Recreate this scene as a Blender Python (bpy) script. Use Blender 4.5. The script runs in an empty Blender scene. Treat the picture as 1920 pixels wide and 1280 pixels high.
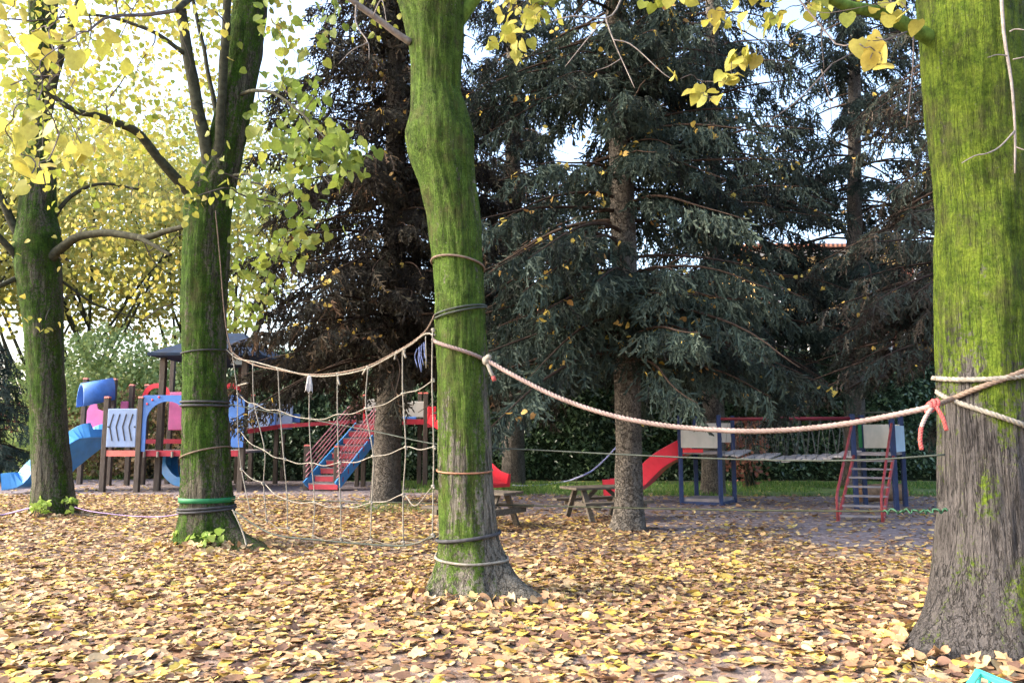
import bpy, math, random
import numpy as np
from mathutils import Vector, Matrix, noise as mnoise

random.seed(7)
RNG = np.random.default_rng(11)
scene = bpy.context.scene
COL = scene.collection
R_ = math.radians

# ------------------------------------------------------------------ camera
CAM_H, PITCH, FPX = 1.5, R_(6.8), 1440.0
cd = bpy.data.cameras.new("camera")
cd.sensor_width = 36.0
cd.lens = 36.0 * FPX / 1920.0
cd.clip_start, cd.clip_end = 0.05, 2000
cam = bpy.data.objects.new("camera", cd)
COL.objects.link(cam)
cam.location = (0, 0, CAM_H)
cam.rotation_euler = (math.pi / 2 + PITCH, 0, 0)
scene.camera = cam

# ------------------------------------------------------------------ sky, sun, exposure
SUN_EL, SUN_AZ = R_(32), R_(-96)          # azimuth from +Y, clockwise: low on the left
world = bpy.data.worlds.new("World")
scene.world = world
world.use_nodes = True
wn = world.node_tree
wn.nodes.clear()
sky = wn.nodes.new("ShaderNodeTexSky")
sky.sky_type = 'NISHITA'
sky.sun_disc = False
sky.sun_elevation = SUN_EL
sky.sun_rotation = SUN_AZ
sky.air_density, sky.dust_density, sky.ozone_density = 1.0, 4.5, 1.0
bg = wn.nodes.new("ShaderNodeBackground")
bg.inputs['Strength'].default_value = 0.15
wo = wn.nodes.new("ShaderNodeOutputWorld")
wn.links.new(sky.outputs[0], bg.inputs[0])
wn.links.new(bg.outputs[0], wo.inputs[0])
sl = bpy.data.lights.new("sun", 'SUN')
sl.energy = 0.9
sl.angle = R_(20.0)
sl.color = (1.0, 0.93, 0.82)
sun = bpy.data.objects.new("sun", sl)
COL.objects.link(sun)
sdir = Vector((math.sin(SUN_AZ) * math.cos(SUN_EL), math.cos(SUN_AZ) * math.cos(SUN_EL), math.sin(SUN_EL)))
sun.rotation_euler = sdir.to_track_quat('Z', 'Y').to_euler()
scene.view_settings.view_transform = 'Standard'
scene.view_settings.look = 'None'
scene.view_settings.exposure = 2.5
scene.view_settings.gamma = 1.0
scene.cycles.max_bounces = 6
scene.cycles.diffuse_bounces = 4
scene.cycles.transmission_bounces = 4

# ------------------------------------------------------------------ helpers
cp, sp_ = math.cos(PITCH), math.sin(PITCH)
def P(px, py, d):
    """the point of the place that lies d metres ahead on the line of sight of a photo pixel"""
    x = (px - 960) / FPX
    y = (640 - py) / FPX
    t = d / (cp - y * sp_)
    return Vector((x * t, d, CAM_H + t * (sp_ + y * cp)))
def G(px, py, z=0.0):
    """ground point (height z) seen at a photo pixel"""
    y = (640 - py) / FPX
    k = (sp_ + y * cp) / (cp - y * sp_)
    return P(px, py, (z - CAM_H) / k)
def to_px(x, y, z):
    vx, vy, vz = x, y, z - CAM_H
    dep = vy * cp + vz * sp_
    up = -vy * sp_ + vz * cp
    return 960 + FPX * vx / dep, 640 - FPX * up / dep

class MB:
    def __init__(s): s.v, s.f, s.n = [], [], 0
    def add(s, V, F):
        V = [tuple(p) for p in V]
        s.v += V
        s.f += [tuple(i + s.n for i in q) for q in F]
        s.n += len(V)
        return s
    def box(s, c, size, rot=None, taper=1.0):
        c = Vector(c); hx, hy, hz = size[0] / 2, size[1] / 2, size[2] / 2
        V = []
        for z in (-hz, hz):
            k = taper if z > 0 else 1
            for x, y in ((-hx, -hy), (hx, -hy), (hx, hy), (-hx, hy)):
                p = Vector((x * k, y * k, z))
                if rot is not None: p = rot @ p
                V.append(c + p)
        return s.add(V, [(3, 2, 1, 0), (4, 5, 6, 7), (0, 1, 5, 4), (1, 2, 6, 5), (2, 3, 7, 6), (3, 0, 4, 7)])
    def beam(s, a, b, w, h, up=(0, 0, 1)):
        """box from a to b, w across, h along up"""
        a, b = Vector(a), Vector(b)
        d = (b - a); L = d.length; d.normalize()
        u = Vector(up)
        x = d.cross(u)
        if x.length < 1e-4: x = d.cross(Vector((1, 0, 0)))
        x.normalize(); u = x.cross(d).normalized()
        rot = Matrix((x, d, u)).transposed()
        return s.box((a + b) / 2, (w, L, h), rot)
    def tube(s, pts, r, seg=8, cap=True):
        V, F = tube_geo(pts, r, seg, cap)
        return s.add(V, F)
    def slab(s, outline, n, t):
        """flat outline (list of points) given thickness t along n"""
        n = Vector(n).normalized() * t
        k = len(outline)
        V = [Vector(p) for p in outline] + [Vector(p) + n for p in outline]
        F = [tuple(range(k - 1, -1, -1)), tuple(range(k, 2 * k))]
        F += [(i, (i + 1) % k, k + (i + 1) % k, k + i) for i in range(k)]
        return s.add(V, F)
    def ball(s, c, r, sc=(1, 1, 1), seg=8, ring=6):
        c = Vector(c); V = [c + Vector((0, 0, r * sc[2]))]; F = []
        for i in range(1, ring):
            a = math.pi * i / ring
            for j in range(seg):
                b = 2 * math.pi * j / seg
                V.append(c + Vector((r * sc[0] * math.sin(a) * math.cos(b), r * sc[1] * math.sin(a) * math.sin(b), r * sc[2] * math.cos(a))))
        V.append(c - Vector((0, 0, r * sc[2])))
        for j in range(seg):
            F.append((0, 1 + j, 1 + (j + 1) % seg))
            for i in range(ring - 2):
                a = 1 + i * seg
                F.append((a + j, a + seg + j, a + seg + (j + 1) % seg, a + (j + 1) % seg))
            a = 1 + (ring - 2) * seg
            F.append((a + j, len(V) - 1, a + (j + 1) % seg))
        return s.add(V, F)
    def build(s, name, mat, parent=None, smooth=False, bevel=0.0):
        me = bpy.data.meshes.new(name)
        me.from_pydata(s.v, [], s.f)
        me.update()
        o = link(name, me, mat, parent, smooth)
        if bevel:
            m = o.modifiers.new("bevel", 'BEVEL'); m.width = bevel; m.segments = 2; m.limit_method = 'ANGLE'
        return o

def tube_geo(pts, r, seg=8, cap=True):
    pts = [Vector(p) for p in pts]
    n = len(pts)
    rr = r if hasattr(r, '__len__') else [r] * n
    V, F = [], []
    d = (pts[1] - pts[0]).normalized()
    a = d.orthogonal().normalized()
    for i in range(n):
        d2 = (pts[min(i + 1, n - 1)] - pts[max(i - 1, 0)])
        if d2.length > 1e-9:
            d2.normalize()
            a = (a - d2 * a.dot(d2))
            if a.length < 1e-6: a = d2.orthogonal()
            a.normalize(); d = d2
        b = d.cross(a)
        for j in range(seg):
            t = 2 * math.pi * j / seg
            V.append(pts[i] + (a * math.cos(t) + b * math.sin(t)) * rr[i])
    for i in range(n - 1):
        for j in range(seg):
            F.append((i * seg + j, i * seg + (j + 1) % seg, (i + 1) * seg + (j + 1) % seg, (i + 1) * seg + j))
    if cap:
        F.append(tuple(range(seg - 1, -1, -1)))
        F.append(tuple(range((n - 1) * seg, n * seg)))
    return V, F

def spline(pts, n):
    """Catmull-Rom through pts"""
    pts = [Vector(p) for p in pts]
    if len(pts) == 2:
        return [pts[0].lerp(pts[1], i / n) for i in range(n + 1)]
    q = [pts[0] * 2 - pts[1]] + pts + [pts[-1] * 2 - pts[-2]]
    out = []
    m = len(pts) - 1
    for k in range(n + 1):
        u = k / n * m
        i = min(int(u), m - 1); t = u - i
        a, b, c, d = q[i], q[i + 1], q[i + 2], q[i + 3]
        out.append(0.5 * ((2 * b) + (c - a) * t + (2 * a - 5 * b + 4 * c - d) * t * t + (3 * b - a - 3 * c + d) * t ** 3))
    return out

def strands(mb, path, r, pitch=0.09, seg=6, dens=0.018):
    """three-strand laid rope along a path"""
    path = [Vector(p) for p in path]
    L = [0.0]
    for i in range(1, len(path)): L.append(L[-1] + (path[i] - path[i - 1]).length)
    n = max(6, int(L[-1] / dens))
    P2, k = [], 0
    for i in range(n + 1):
        s = L[-1] * i / n
        while k < len(L) - 2 and L[k + 1] < s: k += 1
        t = (s - L[k]) / max(1e-9, L[k + 1] - L[k])
        P2.append(path[k].lerp(path[k + 1], t))
    lines = [[], [], []]
    a = (P2[1] - P2[0]).normalized().orthogonal().normalized()
    for i in range(n + 1):
        d = (P2[min(i + 1, n)] - P2[max(i - 1, 0)]).normalized()
        a = (a - d * a.dot(d)).normalized(); b = d.cross(a)
        for j in range(3):
            t = 2 * math.pi * (j / 3 + (L[-1] * i / n) / pitch)
            lines[j].append(P2[i] + (a * math.cos(t) + b * math.sin(t)) * r * 0.5)
    for l in lines: mb.tube(l, r * 0.58, seg)

def link(name, me, mat, parent=None, smooth=False):
    o = bpy.data.objects.new(name, me)
    COL.objects.link(o)
    if mat is not None: me.materials.append(mat)
    if smooth: me.polygons.foreach_set('use_smooth', np.ones(len(me.polygons), dtype=bool))
    if parent is not None:
        o.parent = parent
        o.matrix_parent_inverse = Matrix.Translation(root_loc(parent)).inverted()
    return o
def root_loc(o):
    l = o.location.copy()
    # parts are built in place, so only a thing's own Empty carries a location
    return l
def tag(o, label, cat, group=None, kind=None):
    o["label"] = label; o["category"] = cat
    if group: o["group"] = group
    if kind: o["kind"] = kind
    return o
def thing(name, loc, label, cat, group=None):
    o = bpy.data.objects.new(name, None)
    o.empty_display_size = 0.2
    COL.objects.link(o); o.location = loc
    return tag(o, label, cat, group)
def copy_tree(o, parent=None):
    c = o.copy(); COL.objects.link(c)
    if parent is not None: c.parent = parent
    for ch in list(o.children): copy_tree(ch, c)
    return c

def np_mesh(name, V, F, tint=None, mat=None, parent=None, smooth=False):
    me = bpy.data.meshes.new(name)
    F = np.asarray(F, dtype=np.int32)
    k = F.shape[1]
    me.vertices.add(len(V)); me.loops.add(F.size); me.polygons.add(len(F))
    me.vertices.foreach_set('co', np.ascontiguousarray(V, dtype=np.float32).ravel())
    me.loops.foreach_set('vertex_index', F.ravel())
    me.polygons.foreach_set('loop_start', np.arange(0, F.size, k, dtype=np.int32))
    me.polygons.foreach_set('loop_total', np.full(len(F), k, dtype=np.int32))
    if tint is not None:
        at = me.attributes.new('tint', 'FLOAT', 'POINT')
        at.data.foreach_set('value', np.ascontiguousarray(tint, dtype=np.float32))
    me.update(calc_edges=True)
    return link(name, me, mat, parent, smooth)

def unit(a): return a / np.maximum(np.linalg.norm(a, axis=-1, keepdims=True), 1e-9)
def frames(y, n):
    y = unit(y); x = unit(np.cross(y, n)); z = np.cross(x, y)
    return np.stack([x, y, z], axis=-1)
class Bag:
    """collects many copies of small templates into one mesh"""
    def __init__(s): s.V, s.F, s.T, s.n = [], [], [], 0
    def put(s, tv, tf, pos, R, sc, tint):
        tv = np.asarray(tv, float); tf = np.asarray(tf)
        M = len(pos)
        if M == 0: return
        sc = np.broadcast_to(np.asarray(sc, float).reshape(-1, 1, 1) if np.ndim(sc) else np.full((1, 1, 1), sc), (M, 1, 1))
        V = np.einsum('mij,nj->mni', R, tv) * sc + pos[:, None, :]
        s.V.append(V.reshape(-1, 3))
        s.F.append((tf[None] + (np.arange(M) * len(tv))[:, None, None] + s.n).reshape(-1, tf.shape[1]))
        s.T.append(np.repeat(tint, len(tv)))
        s.n += M * len(tv)
    def build(s, name, mat, parent=None):
        return np_mesh(name, np.concatenate(s.V), np.concatenate(s.F), np.concatenate(s.T), mat, parent)

# heart-shaped leaf: y along the midrib, x across, z up
def leaf_tpl(fold=0.25, curl=0.0, twist=0.0, wide=1.0, lobed=False):
    if lobed:
        half = [(0.20, -0.02), (0.52, 0.10), (0.34, 0.28), (0.60, 0.52), (0.30, 0.56), (0.22, 0.80)]
    else:
        half = [(0.22, -0.10), (0.42, 0.05), (0.47, 0.28), (0.38, 0.55), (0.20, 0.80)]
    V = [(0, 0, 0), (0, 0.4, 0), (0, 1, 0)]
    for sgn in (-1, 1):
        V += [(sgn * x * wide, y, 0) for x, y in half]
    k = len(half); F = []
    for q, base in ((0, 3), (1, 3 + k)):
        seq = [0] + list(range(base, base + k)) + [2]
        for i in range(len(seq) - 1):
            F.append((1, seq[i], seq[i + 1]) if q else (1, seq[i + 1], seq[i]))
    out = []
    for x, y, z in V:
        z = abs(x) * fold + curl * (y - 0.4) ** 2 + twist * x * (y - 0.3)
        out.append((x, y - 0.4, z))
    return np.array(out), np.array(F)
LEAVES = [leaf_tpl(.15, .2, .3), leaf_tpl(.55, -.5, -.5, .9), leaf_tpl(-.3, .9, .6, .85), leaf_tpl(.8, .5, .9, .75), leaf_tpl(-.1, -.4, -.2), leaf_tpl(.3, .9, .2, 1, True)]
LITTER = [leaf_tpl(.10, .1, .15), leaf_tpl(.22, -.25, -.2, .9), leaf_tpl(-.12, .3, .3, .85), leaf_tpl(.35, .25, .4, .8), leaf_tpl(-.06, -.2, -.1), leaf_tpl(.14, .35, .15, 1, True), leaf_tpl(.5, .6, .3, .7), leaf_tpl(-.2, -.4, .3, .7, True)]
FLAT = [leaf_tpl(.12, .1, .15), leaf_tpl(.25, -.35, -.3, .95), leaf_tpl(-.15, .3, .3)]
SIMPLE = (np.array([(0, -.45, 0), (-.4, -.15, .08), (-.36, .25, .03), (0, .55, -.06), (.36, .25, .03), (.4, -.15, .08)]), np.array([(0, 2, 1), (0, 3, 2), (0, 4, 3), (0, 5, 4)]))

# ------------------------------------------------------------------ materials
def mat(name):
    m = bpy.data.materials.new(name); m.use_nodes = True
    nt = m.node_tree; nt.nodes.clear()
    return m, nt
def N(nt, t, **kw):
    n = nt.nodes.new(t)
    for k, v in kw.items():
        if k in n.inputs: n.inputs[k].default_value = v
        else: setattr(n, k, v)
    return n
def ramp(nt, stops, fac=None, interp='LINEAR'):
    n = nt.nodes.new('ShaderNodeValToRGB')
    e = n.color_ramp.elements
    n.color_ramp.interpolation = interp
    while len(e) < len(stops): e.new(0.5)
    for i, (p, c) in enumerate(stops):
        e[i].position = p
        e[i].color = (*c, 1) if len(c) == 3 else c
    if fac is not None: nt.links.new(fac, n.inputs[0])
    return n
def out(nt, sh):
    o = nt.nodes.new('ShaderNodeOutputMaterial'); nt.links.new(sh, o.inputs[0])
def coords(nt, scale=(1, 1, 1)):
    tc = nt.nodes.new('ShaderNodeTexCoord')
    mp = nt.nodes.new('ShaderNodeMapping'); mp.inputs['Scale'].default_value = scale
    nt.links.new(tc.outputs['Object'], mp.inputs[0])
    return mp.outputs[0]
def noise_tex(nt, vec, scale, detail=4, rough=0.6):
    n = nt.nodes.new('ShaderNodeTexNoise')
    n.inputs['Scale'].default_value = scale; n.inputs['Detail'].default_value = detail; n.inputs['Roughness'].default_value = rough
    nt.links.new(vec, n.inputs['Vector'])
    return n.outputs['Fac']
def bump(nt, h, strength=0.5, dist=0.02):
    b = nt.nodes.new('ShaderNodeBump'); b.inputs['Strength'].default_value = strength; b.inputs['Distance'].default_value = dist
    nt.links.new(h, b.inputs['Height'])
    return b.outputs[0]
def mixc(nt, f, a, b, mode='MIX'):
    m = nt.nodes.new('ShaderNodeMix'); m.data_type = 'RGBA'; m.blend_type = mode
    if isinstance(f, float): m.inputs[0].default_value = f
    else: nt.links.new(f, m.inputs[0])
    for i, v in ((6, a), (7, b)):
        if isinstance(v, tuple): m.inputs[i].default_value = (*v, 1)
        else: nt.links.new(v, m.inputs[i])
    return m.outputs[2]
def math_n(nt, op, a, b=None, clamp=False):
    m = nt.nodes.new('ShaderNodeMath'); m.operation = op; m.use_clamp = clamp
    for i, v in enumerate((a, b)):
        if v is None: continue
        if isinstance(v, (int, float)): m.inputs[i].default_value = v
        else: nt.links.new(v, m.inputs[i])
    return m.outputs[0]
def attr(nt, name):
    a = nt.nodes.new('ShaderNodeAttribute'); a.attribute_name = name
    return a.outputs['Fac']

def leaf_mat(name, stops, transl=0.35, rough=0.6, spec=0.3, spots=0.0):
    m, nt = mat(name)
    c = ramp(nt, stops, attr(nt, 'tint')).outputs[0]
    v = noise_tex(nt, coords(nt), 45, 2)
    c2 = mixc(nt, 0.35, c, ramp(nt, [(0.3, (0.55, 0.5, 0.45)), (0.7, (1.25, 1.25, 1.2))], v).outputs[0], 'MULTIPLY')
    if spots:
        sp = noise_tex(nt, coords(nt), 110, 3, 0.7)
        c2 = mixc(nt, ramp(nt, [(0.60, (0, 0, 0)), (0.70, (spots, spots, spots))], sp).outputs[0], c2, (0.13, 0.07, 0.03))
    p = N(nt, 'ShaderNodeBsdfPrincipled', Roughness=rough)
    p.inputs['Specular IOR Level'].default_value = spec
    nt.links.new(c2, p.inputs['Base Color'])
    t = N(nt, 'ShaderNodeBsdfTranslucent')
    nt.links.new(c2, t.inputs[0])
    mx = N(nt, 'ShaderNodeMixShader'); mx.inputs[0].default_value = transl
    nt.links.new(p.outputs[0], mx.inputs[1]); nt.links.new(t.outputs[0], mx.inputs[2])
    out(nt, mx.outputs[0])
    return m
def plain(name, col, rough=0.6, var=0.25, scale=6.0, spec=0.4, bump_s=0.0, bscale=60, stretch=(1, 1, 1), dirt=None, metal=0.0):
    m, nt = mat(name)
    v = noise_tex(nt, coords(nt, stretch), scale, 5)
    lo = tuple(x * (1 - var) for x in col); hi = tuple(min(0.95, x * (1 + var)) for x in col)
    c = ramp(nt, [(0.3, lo), (0.7, hi)], v).outputs[0]
    if dirt is not None:
        w = noise_tex(nt, coords(nt, (1, 1, 0.35)), 3.2, 6, 0.7)
        c = mixc(nt, ramp(nt, [(0.5, (0, 0, 0)), (0.72, (0.8, 0.8, 0.8))], w).outputs[0], c, dirt)
    p = N(nt, 'ShaderNodeBsdfPrincipled', Roughness=rough, Metallic=metal)
    p.inputs['Specular IOR Level'].default_value = spec
    nt.links.new(c, p.inputs['Base Color'])
    if bump_s:
        nt.links.new(bump(nt, noise_tex(nt, coords(nt, stretch), bscale, 4), bump_s, 0.01), p.inputs['Normal'])
    out(nt, p.outputs[0])
    return m
def bark_mat(name, bark_lo, bark_hi, moss_a, moss_b, furrow=(17, 17, 0.85), mossy=True):
    m, nt = mat(name)
    f1 = noise_tex(nt, coords(nt, furrow), 1.0, 4, 0.6)
    f3 = noise_tex(nt, coords(nt, tuple(x * 2.3 for x in furrow)), 1.0, 3, 0.6)
    f2 = noise_tex(nt, coords(nt, (1, 1, 0.6)), 70, 4, 0.7)
    blot = noise_tex(nt, coords(nt, (1, 1, 0.5)), 4, 5, 0.6)
    ridge = math_n(nt, 'ABSOLUTE', math_n(nt, 'SUBTRACT', f1, 0.5))            # 0 in the cracks
    ridge3 = math_n(nt, 'ABSOLUTE', math_n(nt, 'SUBTRACT', f3, 0.5))
    crack = ramp(nt, [(0.0, (0, 0, 0)), (0.03, (1, 1, 1))], ridge).outputs[0]
    crack3 = ramp(nt, [(0.0, (0.5, 0.5, 0.5)), (0.04, (1, 1, 1))], ridge3).outputs[0]
    bark = ramp(nt, [(0.35, bark_lo), (0.65, bark_hi)], f2).outputs[0]
    bark = mixc(nt, ramp(nt, [(0.42, (0, 0, 0)), (0.7, (0.6, 0.6, 0.6))], blot).outputs[0], bark, tuple(x * 1.25 for x in bark_hi))
    cr = mixc(nt, 1.0, crack, crack3, 'MULTIPLY')
    bark = mixc(nt, cr, tuple(x * 0.34 for x in bark_lo), bark)  # furrow shade put into the crack colour, as soft light shows little relief
    h = math_n(nt, 'ADD', math_n(nt, 'MULTIPLY', cr, 0.8), math_n(nt, 'MULTIPLY', f2, 0.4))
    col = bark
    if mossy:
        ms = attr(nt, 'tint')
        fine = noise_tex(nt, coords(nt, (1, 1, 0.85)), 26, 7, 0.78)
        k = math_n(nt, 'ADD', ms, math_n(nt, 'MULTIPLY', math_n(nt, 'SUBTRACT', fine, 0.5), 1.5))
        k = math_n(nt, 'SUBTRACT', k, math_n(nt, 'MULTIPLY', math_n(nt, 'SUBTRACT', 1.0, cr), 0.08))
        mask = ramp(nt, [(0.42, (0, 0, 0)), (0.58, (1, 1, 1))], k).outputs[0]
        mn = noise_tex(nt, coords(nt), 7, 7, 0.75)
        mc = ramp(nt, [(0.30, tuple(x * 0.35 for x in moss_a)), (0.44, moss_a), (0.62, moss_b)], mn).outputs[0]
        fur = noise_tex(nt, coords(nt, (1, 1, 0.9)), 55, 6, 0.8)
        mc = mixc(nt, 0.75, mc, ramp(nt, [(0.34, (0.25, 0.28, 0.22)), (0.58, (1.25, 1.2, 1.1))], fur).outputs[0], 'MULTIPLY')
        br = noise_tex(nt, coords(nt, (1, 1, 0.7)), 4.5, 6, 0.7)
        mc = mixc(nt, ramp(nt, [(0.50, (0, 0, 0)), (0.66, (0.65, 0.65, 0.65))], br).outputs[0], mc, tuple(x * k for x, k in zip(bark_lo, (0.75, 0.72, 0.4))))
        li = noise_tex(nt, coords(nt), 60, 3, 0.6)
        mc = mixc(nt, ramp(nt, [(0.66, (0, 0, 0)), (0.72, (0.6, 0.6, 0.6))], li).outputs[0], mc, tuple(x * 1.4 for x in bark_hi))
        mc = mixc(nt, ramp(nt, [(0.0, (0.25, 0.25, 0.25)), (0.03, (0, 0, 0))], ridge).outputs[0], mc, tuple(x * 0.3 for x in bark_lo))
        col = mixc(nt, mask, bark, mc)
        h = math_n(nt, 'ADD', h, math_n(nt, 'MULTIPLY', fur, 0.9))
    p = N(nt, 'ShaderNodeBsdfPrincipled', Roughness=0.9)
    p.inputs['Specular IOR Level'].default_value = 0.15
    nt.links.new(col, p.inputs['Base Color'])
    nt.links.new(bump(nt, h, 1.0, 0.045), p.inputs['Normal'])
    out(nt, p.outputs[0])
    return m

M = {}
M['bark_centre'] = bark_mat('bark_centre', (0.13, 0.115, 0.095), (0.26, 0.24, 0.20), (0.066, 0.124, 0.018), (0.115, 0.20, 0.033))
M['bark_right'] = bark_mat('bark_right', (0.095, 0.087, 0.083), (0.135, 0.125, 0.122), (0.085, 0.145, 0.014), (0.175, 0.25, 0.028))
M['bark_dark'] = bark_mat('bark_dark', (0.075, 0.066, 0.05), (0.16, 0.15, 0.115), (0.034, 0.083, 0.009), (0.072, 0.15, 0.017))
M['limb'] = plain('limb_bark', (0.042, 0.043, 0.03), 0.9, 0.5, 14, 0.1, 0.5, 60)
M['limb_moss'] = plain('limb_moss', (0.09, 0.15, 0.03), 0.95, 0.5, 18, 0.1, 0.6, 80)
M['twig'] = plain('twig_bark', (0.10, 0.085, 0.08), 0.85, 0.4, 20, 0.15)
M['twig_pale'] = plain('twig_pale', (0.21, 0.185, 0.17), 0.85, 0.35, 20, 0.15)
M['bark_spruce'] = bark_mat('bark_spruce', (0.105, 0.09, 0.078), (0.20, 0.18, 0.155), (0, 0, 0), (0, 0, 0), (14, 14, 11), False)
M['bough'] = plain('bough_bark', (0.05, 0.035, 0.028), 0.9, 0.4, 14, 0.1)
M['litter'] = leaf_mat('fallen_leaf', [(0.0, (0.10, 0.058, 0.045)), (0.14, (0.20, 0.115, 0.075)), (0.28, (0.32, 0.185, 0.095)), (0.42, (0.40, 0.26, 0.135)), (0.55, (0.46, 0.33, 0.185)), (0.68, (0.50, 0.395, 0.245)), (0.80, (0.46, 0.31, 0.075)), (0.90, (0.53, 0.40, 0.08)), (1.0, (0.58, 0.50, 0.22))], 0.12, 0.6, 0.3, 0.55)
M['leaf_lime'] = leaf_mat('lime_leaf', [(0.0, (0.14, 0.21, 0.035)), (0.35, (0.27, 0.31, 0.05)), (0.7, (0.43, 0.39, 0.08)), (1.0, (0.52, 0.40, 0.10))], 0.45, 0.55, 0.3, 0.4)
M['leaf_green'] = leaf_mat('green_lime_leaf', [(0.0, (0.09, 0.16, 0.03)), (0.5, (0.18, 0.24, 0.045)), (0.85, (0.30, 0.30, 0.06)), (1.0, (0.45, 0.34, 0.07))], 0.45, 0.55)
M['leaf_far'] = leaf_mat('far_leaf', [(0.0, (0.17, 0.23, 0.065)), (0.5, (0.30, 0.32, 0.09)), (1.0, (0.45, 0.37, 0.09))], 0.5, 0.6)
M['leaf_pale'] = leaf_mat('pale_leaf', [(0.0, (0.18, 0.28, 0.11)), (0.6, (0.38, 0.48, 0.19)), (1.0, (0.55, 0.55, 0.22))], 0.45, 0.6)
M['leaf_laurel'] = leaf_mat('laurel_leaf', [(0.0, (0.05, 0.095, 0.05)), (0.7, (0.12, 0.20, 0.10)), (0.95, (0.20, 0.28, 0.13)), (1.0, (0.36, 0.33, 0.12))], 0.2, 0.32, 0.7)
M['leaf_red'] = leaf_mat('russet_leaf', [(0.0, (0.12, 0.05, 0.035)), (0.6, (0.30, 0.12, 0.09)), (1.0, (0.42, 0.24, 0.14))], 0.3, 0.5)
M['leaf_brown'] = leaf_mat('brown_hedge_leaf', [(0.0, (0.06, 0.07, 0.03)), (0.6, (0.22, 0.14, 0.07)), (1.0, (0.42, 0.30, 0.12))], 0.3, 0.6)
M['needle'] = leaf_mat('spruce_needle', [(0.0, (0.018, 0.018, 0.015)), (0.3, (0.028, 0.038, 0.032)), (0.6, (0.048, 0.072, 0.058)), (0.85, (0.078, 0.112, 0.09)), (1.0, (0.145, 0.185, 0.15))], 0.12, 0.7, 0.2)
M['needle_brown'] = leaf_mat('spruce_dry_needle', [(0.0, (0.018, 0.014, 0.012)), (0.45, (0.042, 0.036, 0.028)), (0.75, (0.075, 0.074, 0.056)), (1.0, (0.20, 0.13, 0.085))], 0.12, 0.7, 0.2)
M['needle_mix'] = leaf_mat('spruce_mixed_needle', [(0.0, (0.022, 0.018, 0.015)), (0.35, (0.05, 0.04, 0.032)), (0.6, (0.055, 0.072, 0.06)), (0.85, (0.085, 0.11, 0.09)), (1.0, (0.19, 0.15, 0.11))], 0.12, 0.7, 0.2)
M['grass'] = leaf_mat('grass_blade', [(0.0, (0.06, 0.14, 0.03)), (0.7, (0.14, 0.26, 0.05)), (1.0, (0.30, 0.32, 0.09))], 0.35, 0.5)
M['sprout'] = leaf_mat('sprout_leaf', [(0.0, (0.22, 0.36, 0.06)), (1.0, (0.42, 0.55, 0.14))], 0.45, 0.5)

# ------------------------------------------------------------------ ground
def ground_mat(name, stops, scale=9, peb=60, bump_s=0.7):
    m, nt = mat(name)
    a = noise_tex(nt, coords(nt), scale, 8, 0.72)
    b = noise_tex(nt, coords(nt), peb, 5, 0.7)
    f = math_n(nt, 'ADD', math_n(nt, 'MULTIPLY', a, 0.55), math_n(nt, 'MULTIPLY', b, 0.45))
    c = ramp(nt, stops, f).outputs[0]
    big = noise_tex(nt, coords(nt), 0.8, 4)
    c = mixc(nt, 0.5, c, ramp(nt, [(0.3, (0.7, 0.7, 0.7)), (0.7, (1.15, 1.15, 1.15))], big).outputs[0], 'MULTIPLY')
    p = N(nt, 'ShaderNodeBsdfPrincipled', Roughness=0.95)
    p.inputs['Specular IOR Level'].default_value = 0.2
    nt.links.new(c, p.inputs['Base Color'])
    nt.links.new(bump(nt, f, bump_s, 0.03), p.inputs['Normal'])
    out(nt, p.outputs[0])
    return m
M['soil'] = ground_mat('soil', [(0.3, (0.10, 0.07, 0.055)), (0.5, (0.21, 0.155, 0.125)), (0.68, (0.33, 0.255, 0.21))])
M['gravel'] = ground_mat('gravel', [(0.36, (0.06, 0.048, 0.05)), (0.5, (0.18, 0.15, 0.155)), (0.64, (0.38, 0.33, 0.35))], 5, 16, 1.0)
M['turf'] = ground_mat('turf', [(0.32, (0.05, 0.09, 0.03)), (0.5, (0.11, 0.17, 0.05)), (0.68, (0.22, 0.24, 0.09))], 6, 30)

mb = MB()
S = 400
mb.add([(-S, -60, 0), (S, -60, 0), (S, S, 0), (-S, S, 0)], [(0, 1, 2, 3)])
g = mb.build('ground', M['soil']); tag(g, 'brown earth under the trees, strewn with fallen leaves', 'ground', kind='structure')

def wobble_strip(near, far, z, n=120):
    """sheet between two polylines of (x, y), edges made uneven"""
    def at(line, x):
        for (x0, y0), (x1, y1) in zip(line, line[1:]):
            if x0 <= x <= x1: return y0 + (y1 - y0) * (x - x0) / (x1 - x0)
        return line[-1][1] if x > line[-1][0] else line[0][1]
    x0, x1 = near[0][0], near[-1][0]
    V, F = [], []
    for i in range(n + 1):
        x = x0 + (x1 - x0) * i / n
        a = at(near, x) + 0.5 * mnoise.noise(Vector((x * 0.9, 3.1, z * 50))) + 0.25 * mnoise.noise(Vector((x * 3.1, 8.1, z)))
        b = at(far, x) + 0.5 * mnoise.noise(Vector((x * 0.8, 13.1, z))) + 0.2 * mnoise.noise(Vector((x * 3.7, 18.1, z)))
        V += [(x, a, z), (x, max(b, a + 0.05), z)]
    for i in range(n): F.append((2 * i, 2 * i + 2, 2 * i + 3, 2 * i + 1))
    return MB().add(V, F)
gp = lambda px, py: (G(px, py).x, G(px, py).y)
o = wobble_strip([(-14, 19), (-6.6, 17.2), (-3.3, 15.8), (0.5, 14.2), (2.0, 11.6), (4.2, 10.6), (6, 9.6), (16, 9.0)], [(-14, 27), (-3, 24), (0, 19.6), (4, 18.6), (9, 18.8), (16, 18.8)], 0.004).build('path', M['gravel'])
tag(o, 'mauve grey trodden gravel of the play area', 'path', kind='structure')
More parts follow.
